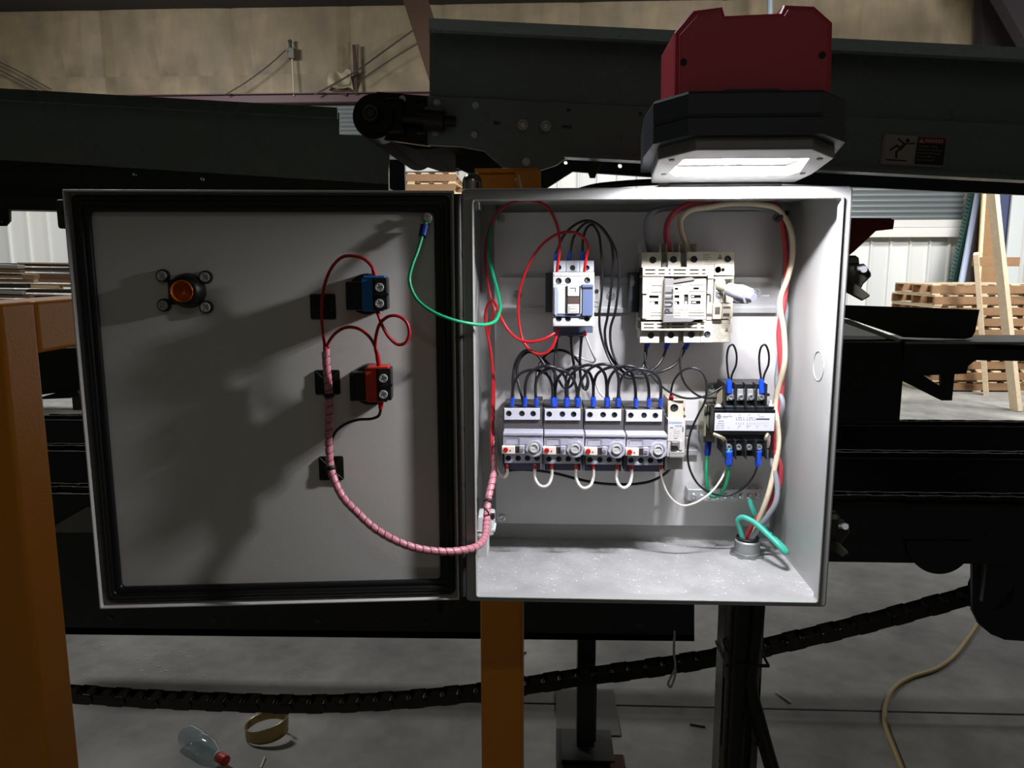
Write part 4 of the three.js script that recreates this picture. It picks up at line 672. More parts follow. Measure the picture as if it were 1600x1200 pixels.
{ // four overload relays
  const t = thing('overload_relay', 'leftmost of the four grey overload relays in a row', 'overload relay', P(817, 735, ZP), 'overload relays in a row');
  part('body', [pb(786, 637, 848, 676, ZP + 0.004, -0.12, 0.001), pb(787, 634, 847, 640, ZP + 0.012, -0.128, 0.0012)], relayGrey, t);
  part('rear_hook', [pb(838, 622, 848, 640, ZP + 0.004, ZP + 0.018, 0.001)], mat(0x33322f, 0.5), t);
  terminalRow(t, [788, 638.5, 843.5, 656], [[795, 646.2], [815.5, 646.2], [833, 646.5]], 4.5, -0.1165, 0.006, mat(0xcccdd5, 0.42));
  part('front_body', [pb(786, 676, 848.5, 710, ZP + 0.02, -0.099, 0.0012), pb(786, 676, 848.5, 681, ZP + 0.02, -0.097, 0.001)], lav, t);
  terminalRow(t, [788, 709, 844, 723.5], [[794.3, 716], [809.5, 716], [824.3, 716], [838.8, 716]], 4.4, -0.103, 0.007, lav, 'lower_terminal_cover');
  part('lower_body', pb(788, 709, 844, 734, ZP + 0.02, -0.1105, 0.001), slate, t);
  for (const x of [785.2, 847.6]) part('side_rib', pb(x - 1.2, 681, x + 1.2, 733, ZP + 0.03, -0.101, 0.0004), mat(0x45444a, 0.5), t);
  part('label_frame', plate(prect(789.5, 684, 811, 694.5), -0.0984, 0.001, { holes: [prect(790.5, 685, 810, 693.5)] }), mat(0x9c9caa, 0.5), t);
  part('reset_pocket', pb(803, 697.5, 811, 707.5, -0.105, -0.0984, 0.0003), mat(0x3a2f2c, 0.5), t);
  part('reset_slider', pb(784, 697.5, 804.5, 709.5, -0.105, -0.094, 0.001), mat(0xefe6d8, 0.45), t, 'cream slider');
  part('reset_button', [disc(790, 703.5, -0.0905, 4, 0.004, 16, 0.9), disc(797.3, 704, -0.0936, 1.2, 0.001, 8)], mat(0xb7160f, 0.4), t, 'red button');
  part('test_lever', [pb(811.5, 696, 819.5, 709.5, -0.104, -0.0955, 0.001)], lav, t);
  part('test_screw', [pscrew(815.5, 703, -0.0956, 2.9, 'slot', 0.1, 0.0012)], mat(0xa9a9ad, 0.4, 0.6), t);
  part('dial_guard', [ring(835, 701, -0.0955, 9, 13.5, 0.006)], lav, t);
  part('dial', [disc(834.5, 700.5, -0.0945, 8.4, 0.006, 26, 0.96), ring(834.5, 700.5, -0.0935, 5, 7.6, 0.002)], M.white, t);
  part('dial_pointer', [disc(824.5, 702, -0.0952, 3.4, 0.004, 16), pb(826, 699, 834, 703, -0.098, -0.0942, 0.0006)], M.white, t);
  printPart('print', t, 812, 683.5, 824, 694, -0.0987, 96, 84, (k) => { k.fillStyle = '#a2a2b2'; for (let i = 0; i < 5; i++) for (let j = 0; j < 6; j++) if ((i * 5 + j * 3) % 4) k.fillRect(4 + j * 15, 4 + i * 16, 11, 9); }, '#b0b0bc');
  printPart('print', t, 832, 683.5, 839, 688, -0.0967, 64, 40, (k) => { k.fillStyle = '#90909f'; k.font = 'bold 26px sans-serif'; k.fillText('WEG', 2, 30); }, '#b0b0bc');
  for (const x of [794, 815, 833]) part('terminal_number', plate(prect(x - 2.6, 657.6, x + 2.6, 658.6), -0.1196, 0.0006), mat(0x2e2c2a, 0.6), t);
  const at = [0, 64, 128.5, 193.2], lab = ['', 'second overload relay from the left in the row of four', 'third overload relay from the left in the row of four', 'rightmost of the four overload relays, beside the white breaker'];
  for (let i = 1; i < 4; i++) { const c = t.clone(); c.name = numbered('overload_relay'); c.position.x += P(817 + at[i], 690, -0.1).x - P(817, 690, -0.1).x; c.position.y += P(817 + at[i], 690 + 1.2 * i, -0.1).y - P(817 + at[i], 690, -0.1).y + 0.0009 * i * 0.6; c.userData = { ...t.userData, label: lab[i] }; scene.add(c); }
}
{ // miniature breaker
  const t = thing('circuit_breaker', 'slim white circuit breaker with a blue maker name, right of the relays', 'circuit breaker', P(1057, 733, ZP));
  part('body', [pb(1043, 624, 1069, 733, ZP + 0.004, -0.137, 0.001)], ivory, t);
  terminalRow(t, [1043.5, 626, 1068, 655], [[1053.5, 637.5]], 6.2, -0.129, 0.007, ivory, 'upper_terminal_cover');
  part('front', [pb(1043, 655.5, 1070.5, 714, ZP + 0.02, -0.119, 0.001), pb(1046, 705, 1069, 715, ZP + 0.02, -0.1165, 0.0006)], mat(0xc4c1bb, 0.45), t);
  part('toggle_window', [pb(1048.5, 689.5, 1061.5, 703, -0.121, -0.1183, 0.0003)], mat(0x8d8a86, 0.5), t);
  part('toggle', [pb(1049.5, 690.5, 1060.5, 697.5, -0.121, -0.1115, 0.0012), pb(1049.5, 697.6, 1060.5, 699.4, -0.121, -0.1165, 0.0002)], mat(0x6d6a66, 0.4), t, 'grey toggle');
  part('guide', [pb(1061.5, 689, 1067, 704, -0.12, -0.1155, 0.0008)], M.white, t);
  for (const y of [707, 709.6, 712.2]) part('rib', pb(1046.5, y, 1068.5, y + 0.9, -0.12, -0.116, 0.0001), mat(0x9d9a96, 0.5), t);
  terminalRow(t, [1045.5, 715.5, 1066.5, 733.5], [[1051.5, 723.5]], 6, -0.13, 0.007, mat(0x8f8d88, 0.5), 'lower_terminal_cover');
  printPart('label', t, 1043.6, 656.5, 1069.8, 689, -0.1188, 240, 300, (k) => {
    k.fillStyle = '#0d6196'; k.font = 'italic bold 43px sans-serif'; k.fillText('Gladiator', 6, 52); k.font = 'bold 30px sans-serif'; k.fillText('GMCBU', 98, 96);
    k.fillStyle = '#33302d'; k.fillRect(26, 104, 46, 12); k.fillRect(206, 100, 14, 70); k.fillStyle = '#7b7874'; k.font = 'bold 22px sans-serif'; k.fillText('2A', 80, 140); ['120/240V', '50/60 Hz'].forEach((s, i) => k.fillText(s, 78, 170 + i * 28)); k.font = 'bold 26px sans-serif'; k.fillText('CE  UL', 78, 236); k.fillRect(90, 254, 50, 16); k.fillStyle = '#bdb8b2'; k.fillRect(36, 176, 8, 60);
  }, '#c8c5bf');
  part('side_rail_clip', [pb(1069.5, 650, 1072, 651.5, ZP + 0.03, -0.13, 0.0002), pb(1070, 668, 1073, 672, ZP + 0.03, -0.13, 0.0002), pb(1070.4, 672, 1071.6, 696, ZP + 0.03, -0.13, 0.0002)], mat(0x3c3a36, 0.5), t);
}
{ // fuse block
  const t = thing('fuse_block', 'cream three pole fuse block with a grey pull handle', 'fuse block', P(1075, 536, ZP)), zf = -0.116;
  part('base', [pb(1001, 415, 1146, 520, ZP + 0.004, zf - 0.02, 0.001), pb(1003, 395, 1147, 420, ZP + 0.01, zf - 0.022, 0.001), pb(1001, 515, 1141, 534, ZP + 0.01, zf - 0.022, 0.001)], ivory, t);
  terminalRow(t, [1002.5, 394, 1033, 418], [[1020, 406.2]], 5.4, zf - 0.006, 0.012, ivory); terminalRow(t, [1043.5, 394, 1064, 418], [[1052.3, 405.5]], 5.4, zf - 0.006, 0.012, ivory);
  terminalRow(t, [1073, 393.5, 1147.5, 430], [[1084.5, 405.2], [1137, 404.6]], 5.4, zf - 0.0055, 0.012, ivory);
  for (const [x, y] of [[1038, 413.5], [1097.5, 413]]) part('fixing_screw', [pscrew(x, y, zf - 0.012, 4, 'slot', 1, 0.002)], M.steel, t);
  for (const x of [1003, 1031, 1041.5, 1061.5, 1071.5, 1089]) part('barrier', pb(x - 0.8, 380.5, x + 0.8, 395, ZP + 0.02, zf - 0.012, 0.0003), mat(0xdad6cc, 0.4, 0, { phys: true, transmission: 0.3, thickness: 0 }), t);
  const sx = [[1007.5, 1024], [1028.2, 1039], [1044, 1048], [1051.8, 1072], [1077, 1092], [1096.3, 1102.5]];
  const strip = (dx, y0, y1, rows, name) => { part(name, plate(prect(1004 + dx, y0, 1104.5 + dx, y1), zf + 0.004, 0.0014, { bevel: 0.0002, holes: rows.flatMap(([a, b]) => sx.map(([p, q]) => slot(p + dx, a, q + dx, b))) }), M.cream, t); part(name + '_backing', pb(1005 + dx, y0 + 0.5, 1104 + dx, y1 - 0.5, ZP + 0.03, zf + 0.0022, 0), mat(0x2e2722, 0.6), t); };
  strip(0.3, 417.5, 431.5, [[420.6, 423], [426.8, 428.6]], 'upper_cover'); strip(-2, 503, 516.5, [[505.6, 507.6], [511.2, 513]], 'lower_cover');
  part('keyhole_cover', [plate([[1117, 413], [1146.5, 413], [1146, 430], [1117, 430]], zf - 0.002, 0.004, { holes: [[1122.3, 421.5, 5.2], slot(1127.3, 419.4, 1132.5, 423.6)] })], ivory, t);
  part('keyhole', pb(1116, 415, 1136, 428, zf - 0.008, zf - 0.0055, 0), M.hole, t);
  // fuse carrier with windows
  const wins = [slot(1006.6, 451, 1009.5, 453.4), slot(1010.5, 451, 1013, 453.4), slot(1014, 461.5, 1029.5, 466), slot(1014.5, 470.5, 1029, 476), slot(1018, 446, 1034, 447), slot(1017, 455.8, 1034, 456.8), slot(1016, 488.4, 1033, 489.4), slot(1016, 493, 1033, 494)];
  part('carrier_left', [plate(prect(1004.3, 433, 1037.5, 500), zf + 0.004, 0.0022, { bevel: 0.0003, holes: wins }), pb(1004, 437, 1012, 459, zf, zf + 0.007, 0.0006), pb(1004, 480, 1011, 498, zf, zf + 0.007, 0.0006)], mat(0xb0aa9c, 0.45), t);
  part('carrier_backing', [pb(1004, 434, 1040, 499.5, ZP + 0.03, zf + 0.0005, 0.0005), pb(1052.5, 446, 1103, 498, ZP + 0.03, zf + 0.006, 0.0005)], mat(0x2e2722, 0.6), t);
  part('pull_handle', [plate([[1038.5, 435], [1053, 435], [1053, 437.5], [1081, 433], [1086, 436], [1085, 438], [1053, 443], [1053, 496], [1085, 497], [1086, 500], [1080, 503.5], [1053, 504], [1036, 504.5]], zf + 0.0125, 0.012, { bevel: 0.0008 })], mat(0x6a6866, 0.45), t, 'grey handle');
  for (const y of [447, 462, 477, 492]) part('handle_groove', pb(1040, y - 0.5, 1053, y + 0.5, zf + 0.008, zf + 0.0129, 0.0002), mat(0xa5a2a0, 0.45), t);
  { const g = new TextGeometry('PULL', { font, size: 0.0095, depth: 0.0009, curveSegments: 3 }); g.computeBoundingBox(); const b = g.boundingBox; g.translate(-b.max.x / 2, -b.max.y / 2, 0).scale(0.98, 1, 1).rotateZ(Math.PI / 2); const c = P(1045, 471.5, zf + 0.0126); part('pull_lettering', g.translate(c.x, c.y, c.z - 0.0003), mat(0x2a2827, 0.5), t, 'PULL in raised letters'); }
  const w2 = [slot(1053.5, 461.2, 1062, 466), slot(1054, 470.6, 1062, 476), slot(1068.5, 460, 1076, 475.5), slot(1079, 461, 1096, 466), slot(1079.5, 470, 1095, 475.5), slot(1053.5, 445.2, 1065, 446.4), slot(1054, 449.6, 1060, 453), slot(1053.5, 455.6, 1065, 456.6), slot(1076.5, 444.8, 1102, 445.8), slot(1083, 449, 1092.5, 452.6), slot(1075.5, 454.8, 1102, 455.8), slot(1052.5, 488.6, 1064, 489.6), slot(1052.5, 493.2, 1064, 494.2), slot(1075, 488.4, 1101, 489.6), slot(1075, 493, 1101, 494)];
  part('carrier_right', plate([[1052.3, 444], [1056, 440.5], [1084, 436], [1103.5, 435.5], [1103, 499], [1084, 499.5], [1056, 499], [1051.5, 497]], zf + 0.0095, 0.0025, { bevel: 0.0003, holes: w2 }), mat(0xb0aa9c, 0.45), t);
  for (const [x0, y0, x1, y1] of [[1015, 471, 1023, 476], [1055, 471, 1058, 476], [1081, 470.5, 1088, 474], [1080, 461.5, 1085, 464.5], [1070, 471, 1074, 475]]) part('fuse_cap', pb(x0, y0, x1, y1, zf - 0.003, zf + (x0 < 1040 ? 0.003 : 0.0082), 0.0006), M.zinc, t);
  printPart('print', t, 1052.5, 481, 1102, 487.5, zf + 0.0096, 512, 64, (k) => { k.fillStyle = '#37302a'; k.font = 'bold 42px sans-serif'; k.fillText('FUSERBLOC CC CC 30A', 4, 48); }, '#b0aa9c');
  // lower terminals
  terminalRow(t, [1000, 517, 1030, 536], [[1017, 524]], 5.2, zf - 0.004, 0.012, mat(0xb3ad9f, 0.48)); terminalRow(t, [1038.5, 517, 1059.5, 536], [[1048.3, 523.6]], 5.2, zf - 0.004, 0.012, mat(0xb3ad9f, 0.48)); terminalRow(t, [1068, 517, 1094.5, 535.5], [[1080, 523]], 5.2, zf - 0.004, 0.012, mat(0xb3ad9f, 0.48));
  terminalRow(t, [1095, 500, 1141, 535.3], [[1105.3, 522.6]], 5.2, zf - 0.0035, 0.012, ivory);
  const warn = (k, x, y, s) => { k.fillStyle = '#3d372e'; k.beginPath(); k.moveTo(x, y + s); k.lineTo(x + s / 2, y); k.lineTo(x + s, y + s); k.fill(); k.fillStyle = '#e8e2d2'; k.font = `bold ${s * 0.62}px sans-serif`; k.fillText('!', x + s * 0.4, y + s * 0.88); };
  printPart('warning_print', t, 1097.5, 395.5, 1131, 414, zf - 0.0054, 330, 180, (k) => { k.fillStyle = '#5a5348'; k.font = 'bold 25px sans-serif'; ['DANGER', 'Hazardous', 'Voltage'].forEach((s, i) => k.fillText(s, 8, 34 + i * 38)); k.font = 'bold 24px sans-serif'; k.fillText('Will cause death', 38, 142); k.fillText('or serious injury', 38, 172); warn(k, 232, 16, 72); }, '#bdb6a4');
  printPart('warning_print', t, 1112, 503.5, 1140.5, 534, zf - 0.0034, 300, 330, (k) => { k.fillStyle = '#5a5348'; k.font = 'bold 25px sans-serif'; ['Do not remove or install', 'under load and always', 'turn power off. Always', 'follow safe', 'lockout and', 'tagout. Replace', 'only with same type', 'and rating of fuse', 'Class CC only'].forEach((s, i) => k.fillText(s, 6, 34 + i * 34, i === 3 || i === 4 ? 170 : 288)); warn(k, 214, 96, 62); }, '#bdb6a4');
  // right hand pole with the coupling shaft
  part('side_column', [pb(1105, 430, 1114, 500, ZP + 0.02, zf - 0.002, 0.0006), pb(1134, 458, 1143, 473, ZP + 0.02, zf + 0.001, 0.0006), pb(1127, 458, 1131, 473, ZP + 0.02, zf + 0.001, 0.0006), pb(1114, 475, 1128, 499, ZP + 0.02, zf + 0.004, 0.0008), pb(1128, 474, 1144, 498, ZP + 0.02, zf - 0.001, 0.0006), pb(1105, 455, 1110, 459, zf - 0.01, zf + 0.001, 0.0004)], M.cream, t);
  for (const [a, b, c, d] of [[1106, 434.5, 1114, 437], [1108, 460, 1111.5, 472], [1104.5, 490, 1112, 494.5], [1117, 479.5, 1125, 491], [1130, 479, 1141.5, 482], [1129.5, 489.5, 1140, 494.5]]) part('slot', pb(a, b, c, d, zf - 0.01, c === 1125 ? zf + 0.0044 : zf + 0.0006 - (a > 1128 ? 0.0012 : a < 1113 ? 0.0022 : 0), 0), mat(0x4b4136, 0.6), t);
  part('shaft_bracket', [pb(1116, 432, 1131, 476, ZP + 0.03, zf - 0.001, 0.0006), pb(1116, 432, 1146, 436.5, ZP + 0.03, zf + 0.002, 0.001), plate([[1118, 434], [1131, 434], [1134, 442], [1128, 448], [1119, 446]], zf + 0.003, 0.004)], mat(0xb2b0a6, 0.45, 0.2), t, 'grey metal bracket');
  part('bracket_screw', [pscrew(1124.5, 459, zf - 0.001, 5.2, 'cross', 0.2, 0.002), ring(1124.5, 459, zf + 0.0002, 5, 7, 0.0015)], M.steel, t);
  const a = P(1124, 447, zf + 0.002), b = P(1143, 453, zf + 0.038), c = P(1152, 456, zf + 0.05), d = P(1178, 465, zf + 0.07);
  part('shaft', [cyl(a, b, 0.0042, 14)], mat(0xcbbf9a, 0.45, 0.2), t, 'cream shaft');
  const dir = d.clone().sub(b).normalize(), at = (s) => b.clone().addScaledVector(dir, s), L = d.distanceTo(b);
  part('coupling_knob', [cyl(at(-0.004), at(L * 0.3), 0.0078, 8, 0.0088), cyl(at(L * 0.3), at(L * 0.78), 0.0103, 6, 0.0094), cyl(at(L * 0.78), at(L), 0.0055, 10, 0.0048)], mat(0x8a8a96, 0.45), t, 'white coupling knob');
  part('knob_slot', [rb(c.x - 0.004, c.x + 0.011, c.y - 0.013, c.y - 0.0105, c.z - 0.004, c.z + 0.009, 0.0005)], M.hole, t);
}
{ // transformer
  const t = thing('transformer', 'small black control transformer with a white rating label', 'transformer', P(1160, 716, ZP)), z = -0.118;
  const bm = mat(0xa5a38d, 0.4, 0.6);
  part('bracket', pb(1102, 598, 1134, 648, ZP + 0.0005, ZP + 0.0025, 0.0005), bm, t); part('bracket_foot', pb(1100, 650, 1118, 692, ZP + 0.0005, ZP + 0.0025, 0.0005), bm, t);
  part('bracket_web', [plate([[1107, 632], [1116, 632], [1116, 690], [1111, 690], [1104, 660]], z - 0.03, 0.002), rb(P(1108, 660, z).x, P(1112, 660, z).x, P(1110, 690, z).y, P(1110, 640, z).y, ZP + 0.002, z - 0.0305, 0.0004)], bm, t);
  part('bracket_screw', [ring(1111.5, 607.5, ZP + 0.004, 3.5, 6.4, 0.0014), pscrew(1111.5, 607.5, ZP + 0.0026, 4.6, 'cross', 0.3, 0.0026)], M.steel, t);
  part('core', [pb(1115, 640, 1211, 680, ZP + 0.012, z, 0.001)], mat(0x141518, 0.4, 0.4), t);
  part('coil', [pb(1131, 628, 1200, 692, ZP + 0.008, z - 0.012, 0.006), pb(1129, 634, 1202, 641, ZP + 0.01, z - 0.001, 0.002), pb(1129, 679, 1200, 690, ZP + 0.01, z - 0.004, 0.002)], mat(0x1b1d22, 0.35), t);
  part('core_clamp', [tube([P(1115, 678, z), P(1124, 682, z + 0.004), P(1131, 686, z + 0.002), P(1134, 700, z - 0.01), P(1134, 718, z - 0.02)], 0.0024, 8), tube([P(1200, 678, z), P(1197, 684, z + 0.003), P(1199, 698, z - 0.01)], 0.0024, 8), plate([[1121, 617], [1129, 608], [1129, 626], [1124, 636], [1120, 636]], z - 0.004, 0.003)], mat(0xb8ae90, 0.35, 0.7), t);
  for (const [x, y] of [[1122, 638], [1204, 637]]) part('core_bolt', [cyl(P(x, y - 10, z - 0.01), P(x, y, z - 0.004), 0.0026, 8), cyl(P(x, y - 4, z - 0.006), P(x, y, z - 0.004), 0.0048, 6)], M.zinc, t);
  printPart('label', t, 1116.5, 645.2, 1210, 673, z + 0.0003, 940, 280, (k) => {
    k.fillStyle = '#2a2c33'; k.beginPath(); k.ellipse(64, 62, 40, 34, 0, 0, 7); k.fill(); k.fillStyle = '#d9dbe2'; k.fillRect(18, 46, 92, 9); k.fillRect(18, 72, 92, 9); k.fillStyle = '#2a2c33'; k.fillRect(124, 54, 150, 8); k.fillRect(124, 76, 80, 6);
    k.font = 'bold 30px sans-serif'; k.fillText('50 VA', 62, 142); k.font = 'bold 25px sans-serif'; k.fillText('50/60 Hz', 50, 178); k.fillText('80 °C RISE', 34, 214); k.font = 'bold 17px sans-serif'; k.fillText('MADE IN CHINA', 22, 248);
    k.fillStyle = '#51535c'; k.font = 'bold 22px sans-serif'; ['H1', 'H3', 'H2', 'H4'].forEach((s, i) => k.fillText(s, 225 + i * 150, 40)); ['X2', 'X4', 'X3', 'X1'].forEach((s, i) => k.fillText(s, 210 + i * 150, 240));
    k.strokeStyle = '#3c3e46'; k.lineWidth = 5; for (let i = 0; i < 8; i++) { const x = 340 + i * 38 + (i > 3 ? 20 : 0); k.beginPath(); k.moveTo(x, 62); k.lineTo(x, 118); k.moveTo(x, 150); k.lineTo(x, 186); k.stroke(); k.beginPath(); k.arc(x + 10, 104, 9, 0, 3.3); k.stroke(); }
    k.fillStyle = '#3c3e46'; k.font = 'bold 24px sans-serif'; k.fillText('480', 372, 82); k.fillText('240', 545, 82); k.fillText('120', 372, 214); k.fillText('OR 24', 500, 214); k.fillText('CAT NO.', 690, 68); k.fillRect(650, 84, 210, 24); k.strokeStyle = '#8c8e98'; k.lineWidth = 3; for (const y of [138, 162, 186]) { k.beginPath(); k.moveTo(650, y); k.lineTo(850, y); k.stroke(); }
    k.fillStyle = '#6a6c76'; k.font = 'bold 18px sans-serif'; k.fillText('H1-H3', 650, 212); k.fillText('X1-X4', 780, 212);
  }, '#c6c8d0');
  // terminal blocks
  const tb = (y0, y1, ys, name, up, xs) => {
    part(name, [pb(1132, y0, 1199, y1, ZP + 0.02, z - 0.006, 0.001), pb(1128, (y0 + y1) / 2 - 2, 1203, (y0 + y1) / 2 + 2, ZP + 0.03, z - 0.014, 0.0006)], mat(0x17181b, 0.35), t);
    for (let i = 0; i < 5; i++) { const x = 1133.5 + i * 16; part('barrier', plate(up ? [[x - 1.2, y1], [x - 1.2, y0 - 1], [x + 1.2, y0 + 3], [x + 1.2, y1]] : [[x - 1.2, y0], [x - 1.2, y1 + 3], [x + 1.2, y1 + 6], [x + 1.2, y0]], z + 0.0065, 0.014, { bevel: 0.0003 }), mat(0x1f2023, 0.35), t); }
    xs.forEach((x, i) => { part('terminal_plate', pb(x - 5.5, ys - 12 * (up ? 1 : -0.2), x + 5.5, ys + 6, z - 0.006, z - 0.0035, 0.0004), M.zinc, t); part('terminal_screw', pscrew(x, ys, z - 0.0035, 4.6, 'cross', 0.3 * i, 0.0035), M.steel, t); });
  };
  tb(600, 634, 620, 'upper_terminal_block', true, [1141.5, 1157.5, 1173, 1189]);
  tb(688, 713, 698, 'lower_terminal_block', false, [1138.5, 1153.5, 1170, 1185.5]);
}
{ // ground bar
  const z = -0.163, t = thing('ground_bar', 'silver ground bar with a row of screws under the transformer', 'ground bar', P(1133, 784, ZP));
  const g = [pb(1074, 765, 1192, 783, ZP + 0.004, z, 0.001)];
  part('bar', g, M.zinc, t);
  part('mounting_foot', [pb(1074, 762, 1192, 768, ZP + 0.0005, ZP + 0.006, 0.0006), pb(1075, 783, 1080, 790, ZP + 0.0005, ZP + 0.002, 0.0003)], M.cream, t);
  for (let i = 0; i < 9; i++) { const x = 1084 + i * 12.4; { const q = P(x, 775 + (i % 2), z), r = 5 * sc(x, 775, z); part('bar_screw', [new THREE.SphereGeometry(r, 14, 8).scale(1, 1, 0.75).translate(q.x, q.y, q.z), rb(q.x - r * 0.9, q.x + r * 0.9, q.y - 0.0004, q.y + 0.0004, q.z, q.z + r * 0.78, 0).applyMatrix4(new THREE.Matrix4().makeTranslation(q.x, q.y, 0).multiply(new THREE.Matrix4().makeRotationZ(i * 0.8)).multiply(new THREE.Matrix4().makeTranslation(-q.x, -q.y, 0)))], mat(0xcdd0d1, 0.22, 0.75), t); } part('wire_hole', disc(x, 765.5, z - 0.006, 3.2, 0.001, 10).rotateX(0), i === 7 ? mat(0x7a3324, 0.6) : M.hole, t); }
}
{ // conduit bushing in the floor of the box
  const y = B.y0 + 0.0026, c = PY(1167, 866, y), t = thing('conduit_bushing', 'threaded zinc conduit bushing in the floor of the box', 'conduit fitting', V(c.x, y, c.z));
  const pr = []; for (let i = 0; i <= 5; i++) { pr.push([0.0146, 0.006 + i * 0.0022], [0.0165, 0.0071 + i * 0.0022]); }
  part('threads', lathe([[0.0135, 0], [0.0165, 0], [0.0165, 0.005], ...pr, [0.0152, 0.0205], [0.0135, 0.0205], [0.0135, 0]], 32).translate(c.x, y, c.z), M.zinc, t);
  part('liner', lathe([[0.0105, 0.004], [0.0134, 0.004], [0.0134, 0.0222], [0.0148, 0.0226], [0.0148, 0.0242], [0.0105, 0.0242], [0.0105, 0.004]], 28).translate(c.x, y, c.z), mat(0x2b2427, 0.5), t);
  const s = new THREE.Shape(); for (let i = 0; i < 48; i++) { const a = i / 48 * Math.PI * 2, r = i % 6 < 3 ? 0.0225 : 0.0196; s[i ? 'lineTo' : 'moveTo'](r * Math.cos(a), r * Math.sin(a)); } s.holes.push(circlePath(V(0, 0, 0), 0.0166));
  part('locknut', ext(s, 0.004, 0.0006).rotateX(-Math.PI / 2).translate(c.x, y, c.z), mat(0xa5a9a8, 0.42, 0.9), t);
}
{ // white tie anchor at the lower left
  const z = -0.12, x = B.x0 + 0.0022, t = thing('cable_tie_anchor', 'white cable tie anchor on the lower left wall of the box', 'cable tie anchor', V(x, P(765, 835, z).y, z));
  const a = P(770, 801, z), b = P(772, 832, z);
  part('block', rb(x, a.x + 0.002, b.y, a.y, z - 0.02, z + 0.014, 0.003), mat(0xd9d9d6, 0.45), t); part('front_block', [rb(x, a.x - 0.002, P(765, 862, -0.07).y, P(765, 835, -0.07).y, -0.085, -0.055, 0.001)], mat(0xd9d9d6, 0.45), t);
  part('bridge', [rb(a.x - 0.002, a.x + 0.004, b.y + 0.006, b.y + 0.01, z - 0.01, z + 0.0145, 0.001)], mat(0xeaeae6, 0.45), t);
}
// ---------- wires: points are [px, py, z in mm] ----------
const W3 = (pts) => pts.map(([x, y, z]) => P(x, y, z / 1000));
function ferruleGeo(a, b, r, L) { const d = b.clone().sub(a).normalize(), e = a.clone().addScaledVector(d, L); return [cyl(a.clone().addScaledVector(d, -0.001), e, r, 12, r * 0.92), cyl(a.clone().addScaledVector(d, L * 0.98), a.clone().addScaledVector(d, L * 1.15), r * 0.78, 10)]; }
function wire(label, m, r, pts, o = {}) {
  const p = o.raw ? pts : W3(pts), seg = Math.max(16, p.length * 7);
  const w = solo(o.name || 'wire', label, o.cat || 'wire', [tube(p, r, o.n || 8, seg), ...caps(p, r)], m, o.group);
  for (const k of o.f || []) {
    const [end, fm = M.ferrule, fr = r * 1.55, L = 0.0105, nm = 'ferrule'] = Array.isArray(k) ? k : [k];
    const i = end === 'a' ? 0 : p.length - 1, j = end === 'a' ? 1 : p.length - 2;
    part(nm, ferruleGeo(p[i], p[j], fr, L), fm, w);
  }
  return w;
}
const RB = 0.00165, blk = M.wireBlack;
// fuse block to contactor (top)
wire('black wire arching from the contactor top left terminal to the fuse block', blk, RB, [[868, 406, -122], [869.5, 396, -116], [881, 368, -106], [899, 351, -102], [914, 345, -100], [928, 347, -100], [942, 359, -102], [954, 378, -106], [957.5, 397, -110], [957.5, 421, -114], [954, 458, -122], [949, 496, -130], [945, 518, -134], [949, 546, -134], [959, 565, -130], [970, 578, -124], [981, 585, -120], [1000, 588, -122], [1019, 584, -128], [1034, 580, -134], [1053, 571, -138], [1065, 556, -140], [1073, 538, -138]], { f: ['a'] });
wire('black wire from the contactor top middle terminal, outermost of the three right bends', blk, RB, [[889, 406, -122], [891.5, 393, -116], [897, 369, -108], [909, 353, -104], [920, 347, -102], [933, 350, -100], [945, 361, -100], [961, 389, -104], [967, 416, -108], [966, 449, -114], [961, 488, -122], [954, 513, -128], [955, 542, -128], [964, 566, -124], [976, 580, -120], [990, 588, -118], [1004, 590, -122], [1018, 579, -130], [1029, 569, -136], [1038, 553, -140], [1042, 538, -138]], { f: ['a'] });
wire('black wire from the contactor top right terminal, innermost of the three right bends', blk, RB, [[910, 406, -122], [910, 395, -118], [911, 374, -112], [917, 356, -108], [925, 351, -106], [935, 365, -106], [939, 392, -108], [941, 421, -112], [940, 458, -118], [936.5, 494, -126], [938, 518, -130], [947, 549, -128], [958, 571, -122], [972, 586, -118], [988, 591, -120], [1000, 583, -128], [1006, 570, -134], [1009.5, 556, -138], [1010, 538, -138]], { f: ['a'] });
// fuse block to transformer
wire('black wire from the fuse block sagging past the relays to the transformer', blk, 0.00135, [[1008, 539, -136], [1007.5, 556, -132], [1010, 570, -130], [1021, 590, -126], [1038, 607, -124], [1057, 618, -124], [1076, 622.5, -126], [1098, 620, -130], [1115, 612.5, -134], [1129, 604.5, -136]]);
wire('black wire from the right fuse pole curling down to the transformer', blk, 0.00135, [[1071, 538, -138], [1065, 550, -134], [1063, 575, -130], [1069.5, 598, -128], [1085, 614.5, -128], [1101, 621.5, -130], [1120, 621.5, -134]]);
for (const [x, n, e] of [[1012, 'left', 1011], [1043, 'middle', 1042], [1074, 'right', 1073]]) solo('blue_sleeve', `dark blue wire sleeve under the ${n} pole of the fuse block`, 'ferrule', cyl(P(x + 1, 533, -0.136), P(e - 2, 545, -0.138), 0.0038, 12, 0.0028), M.lugBlue);
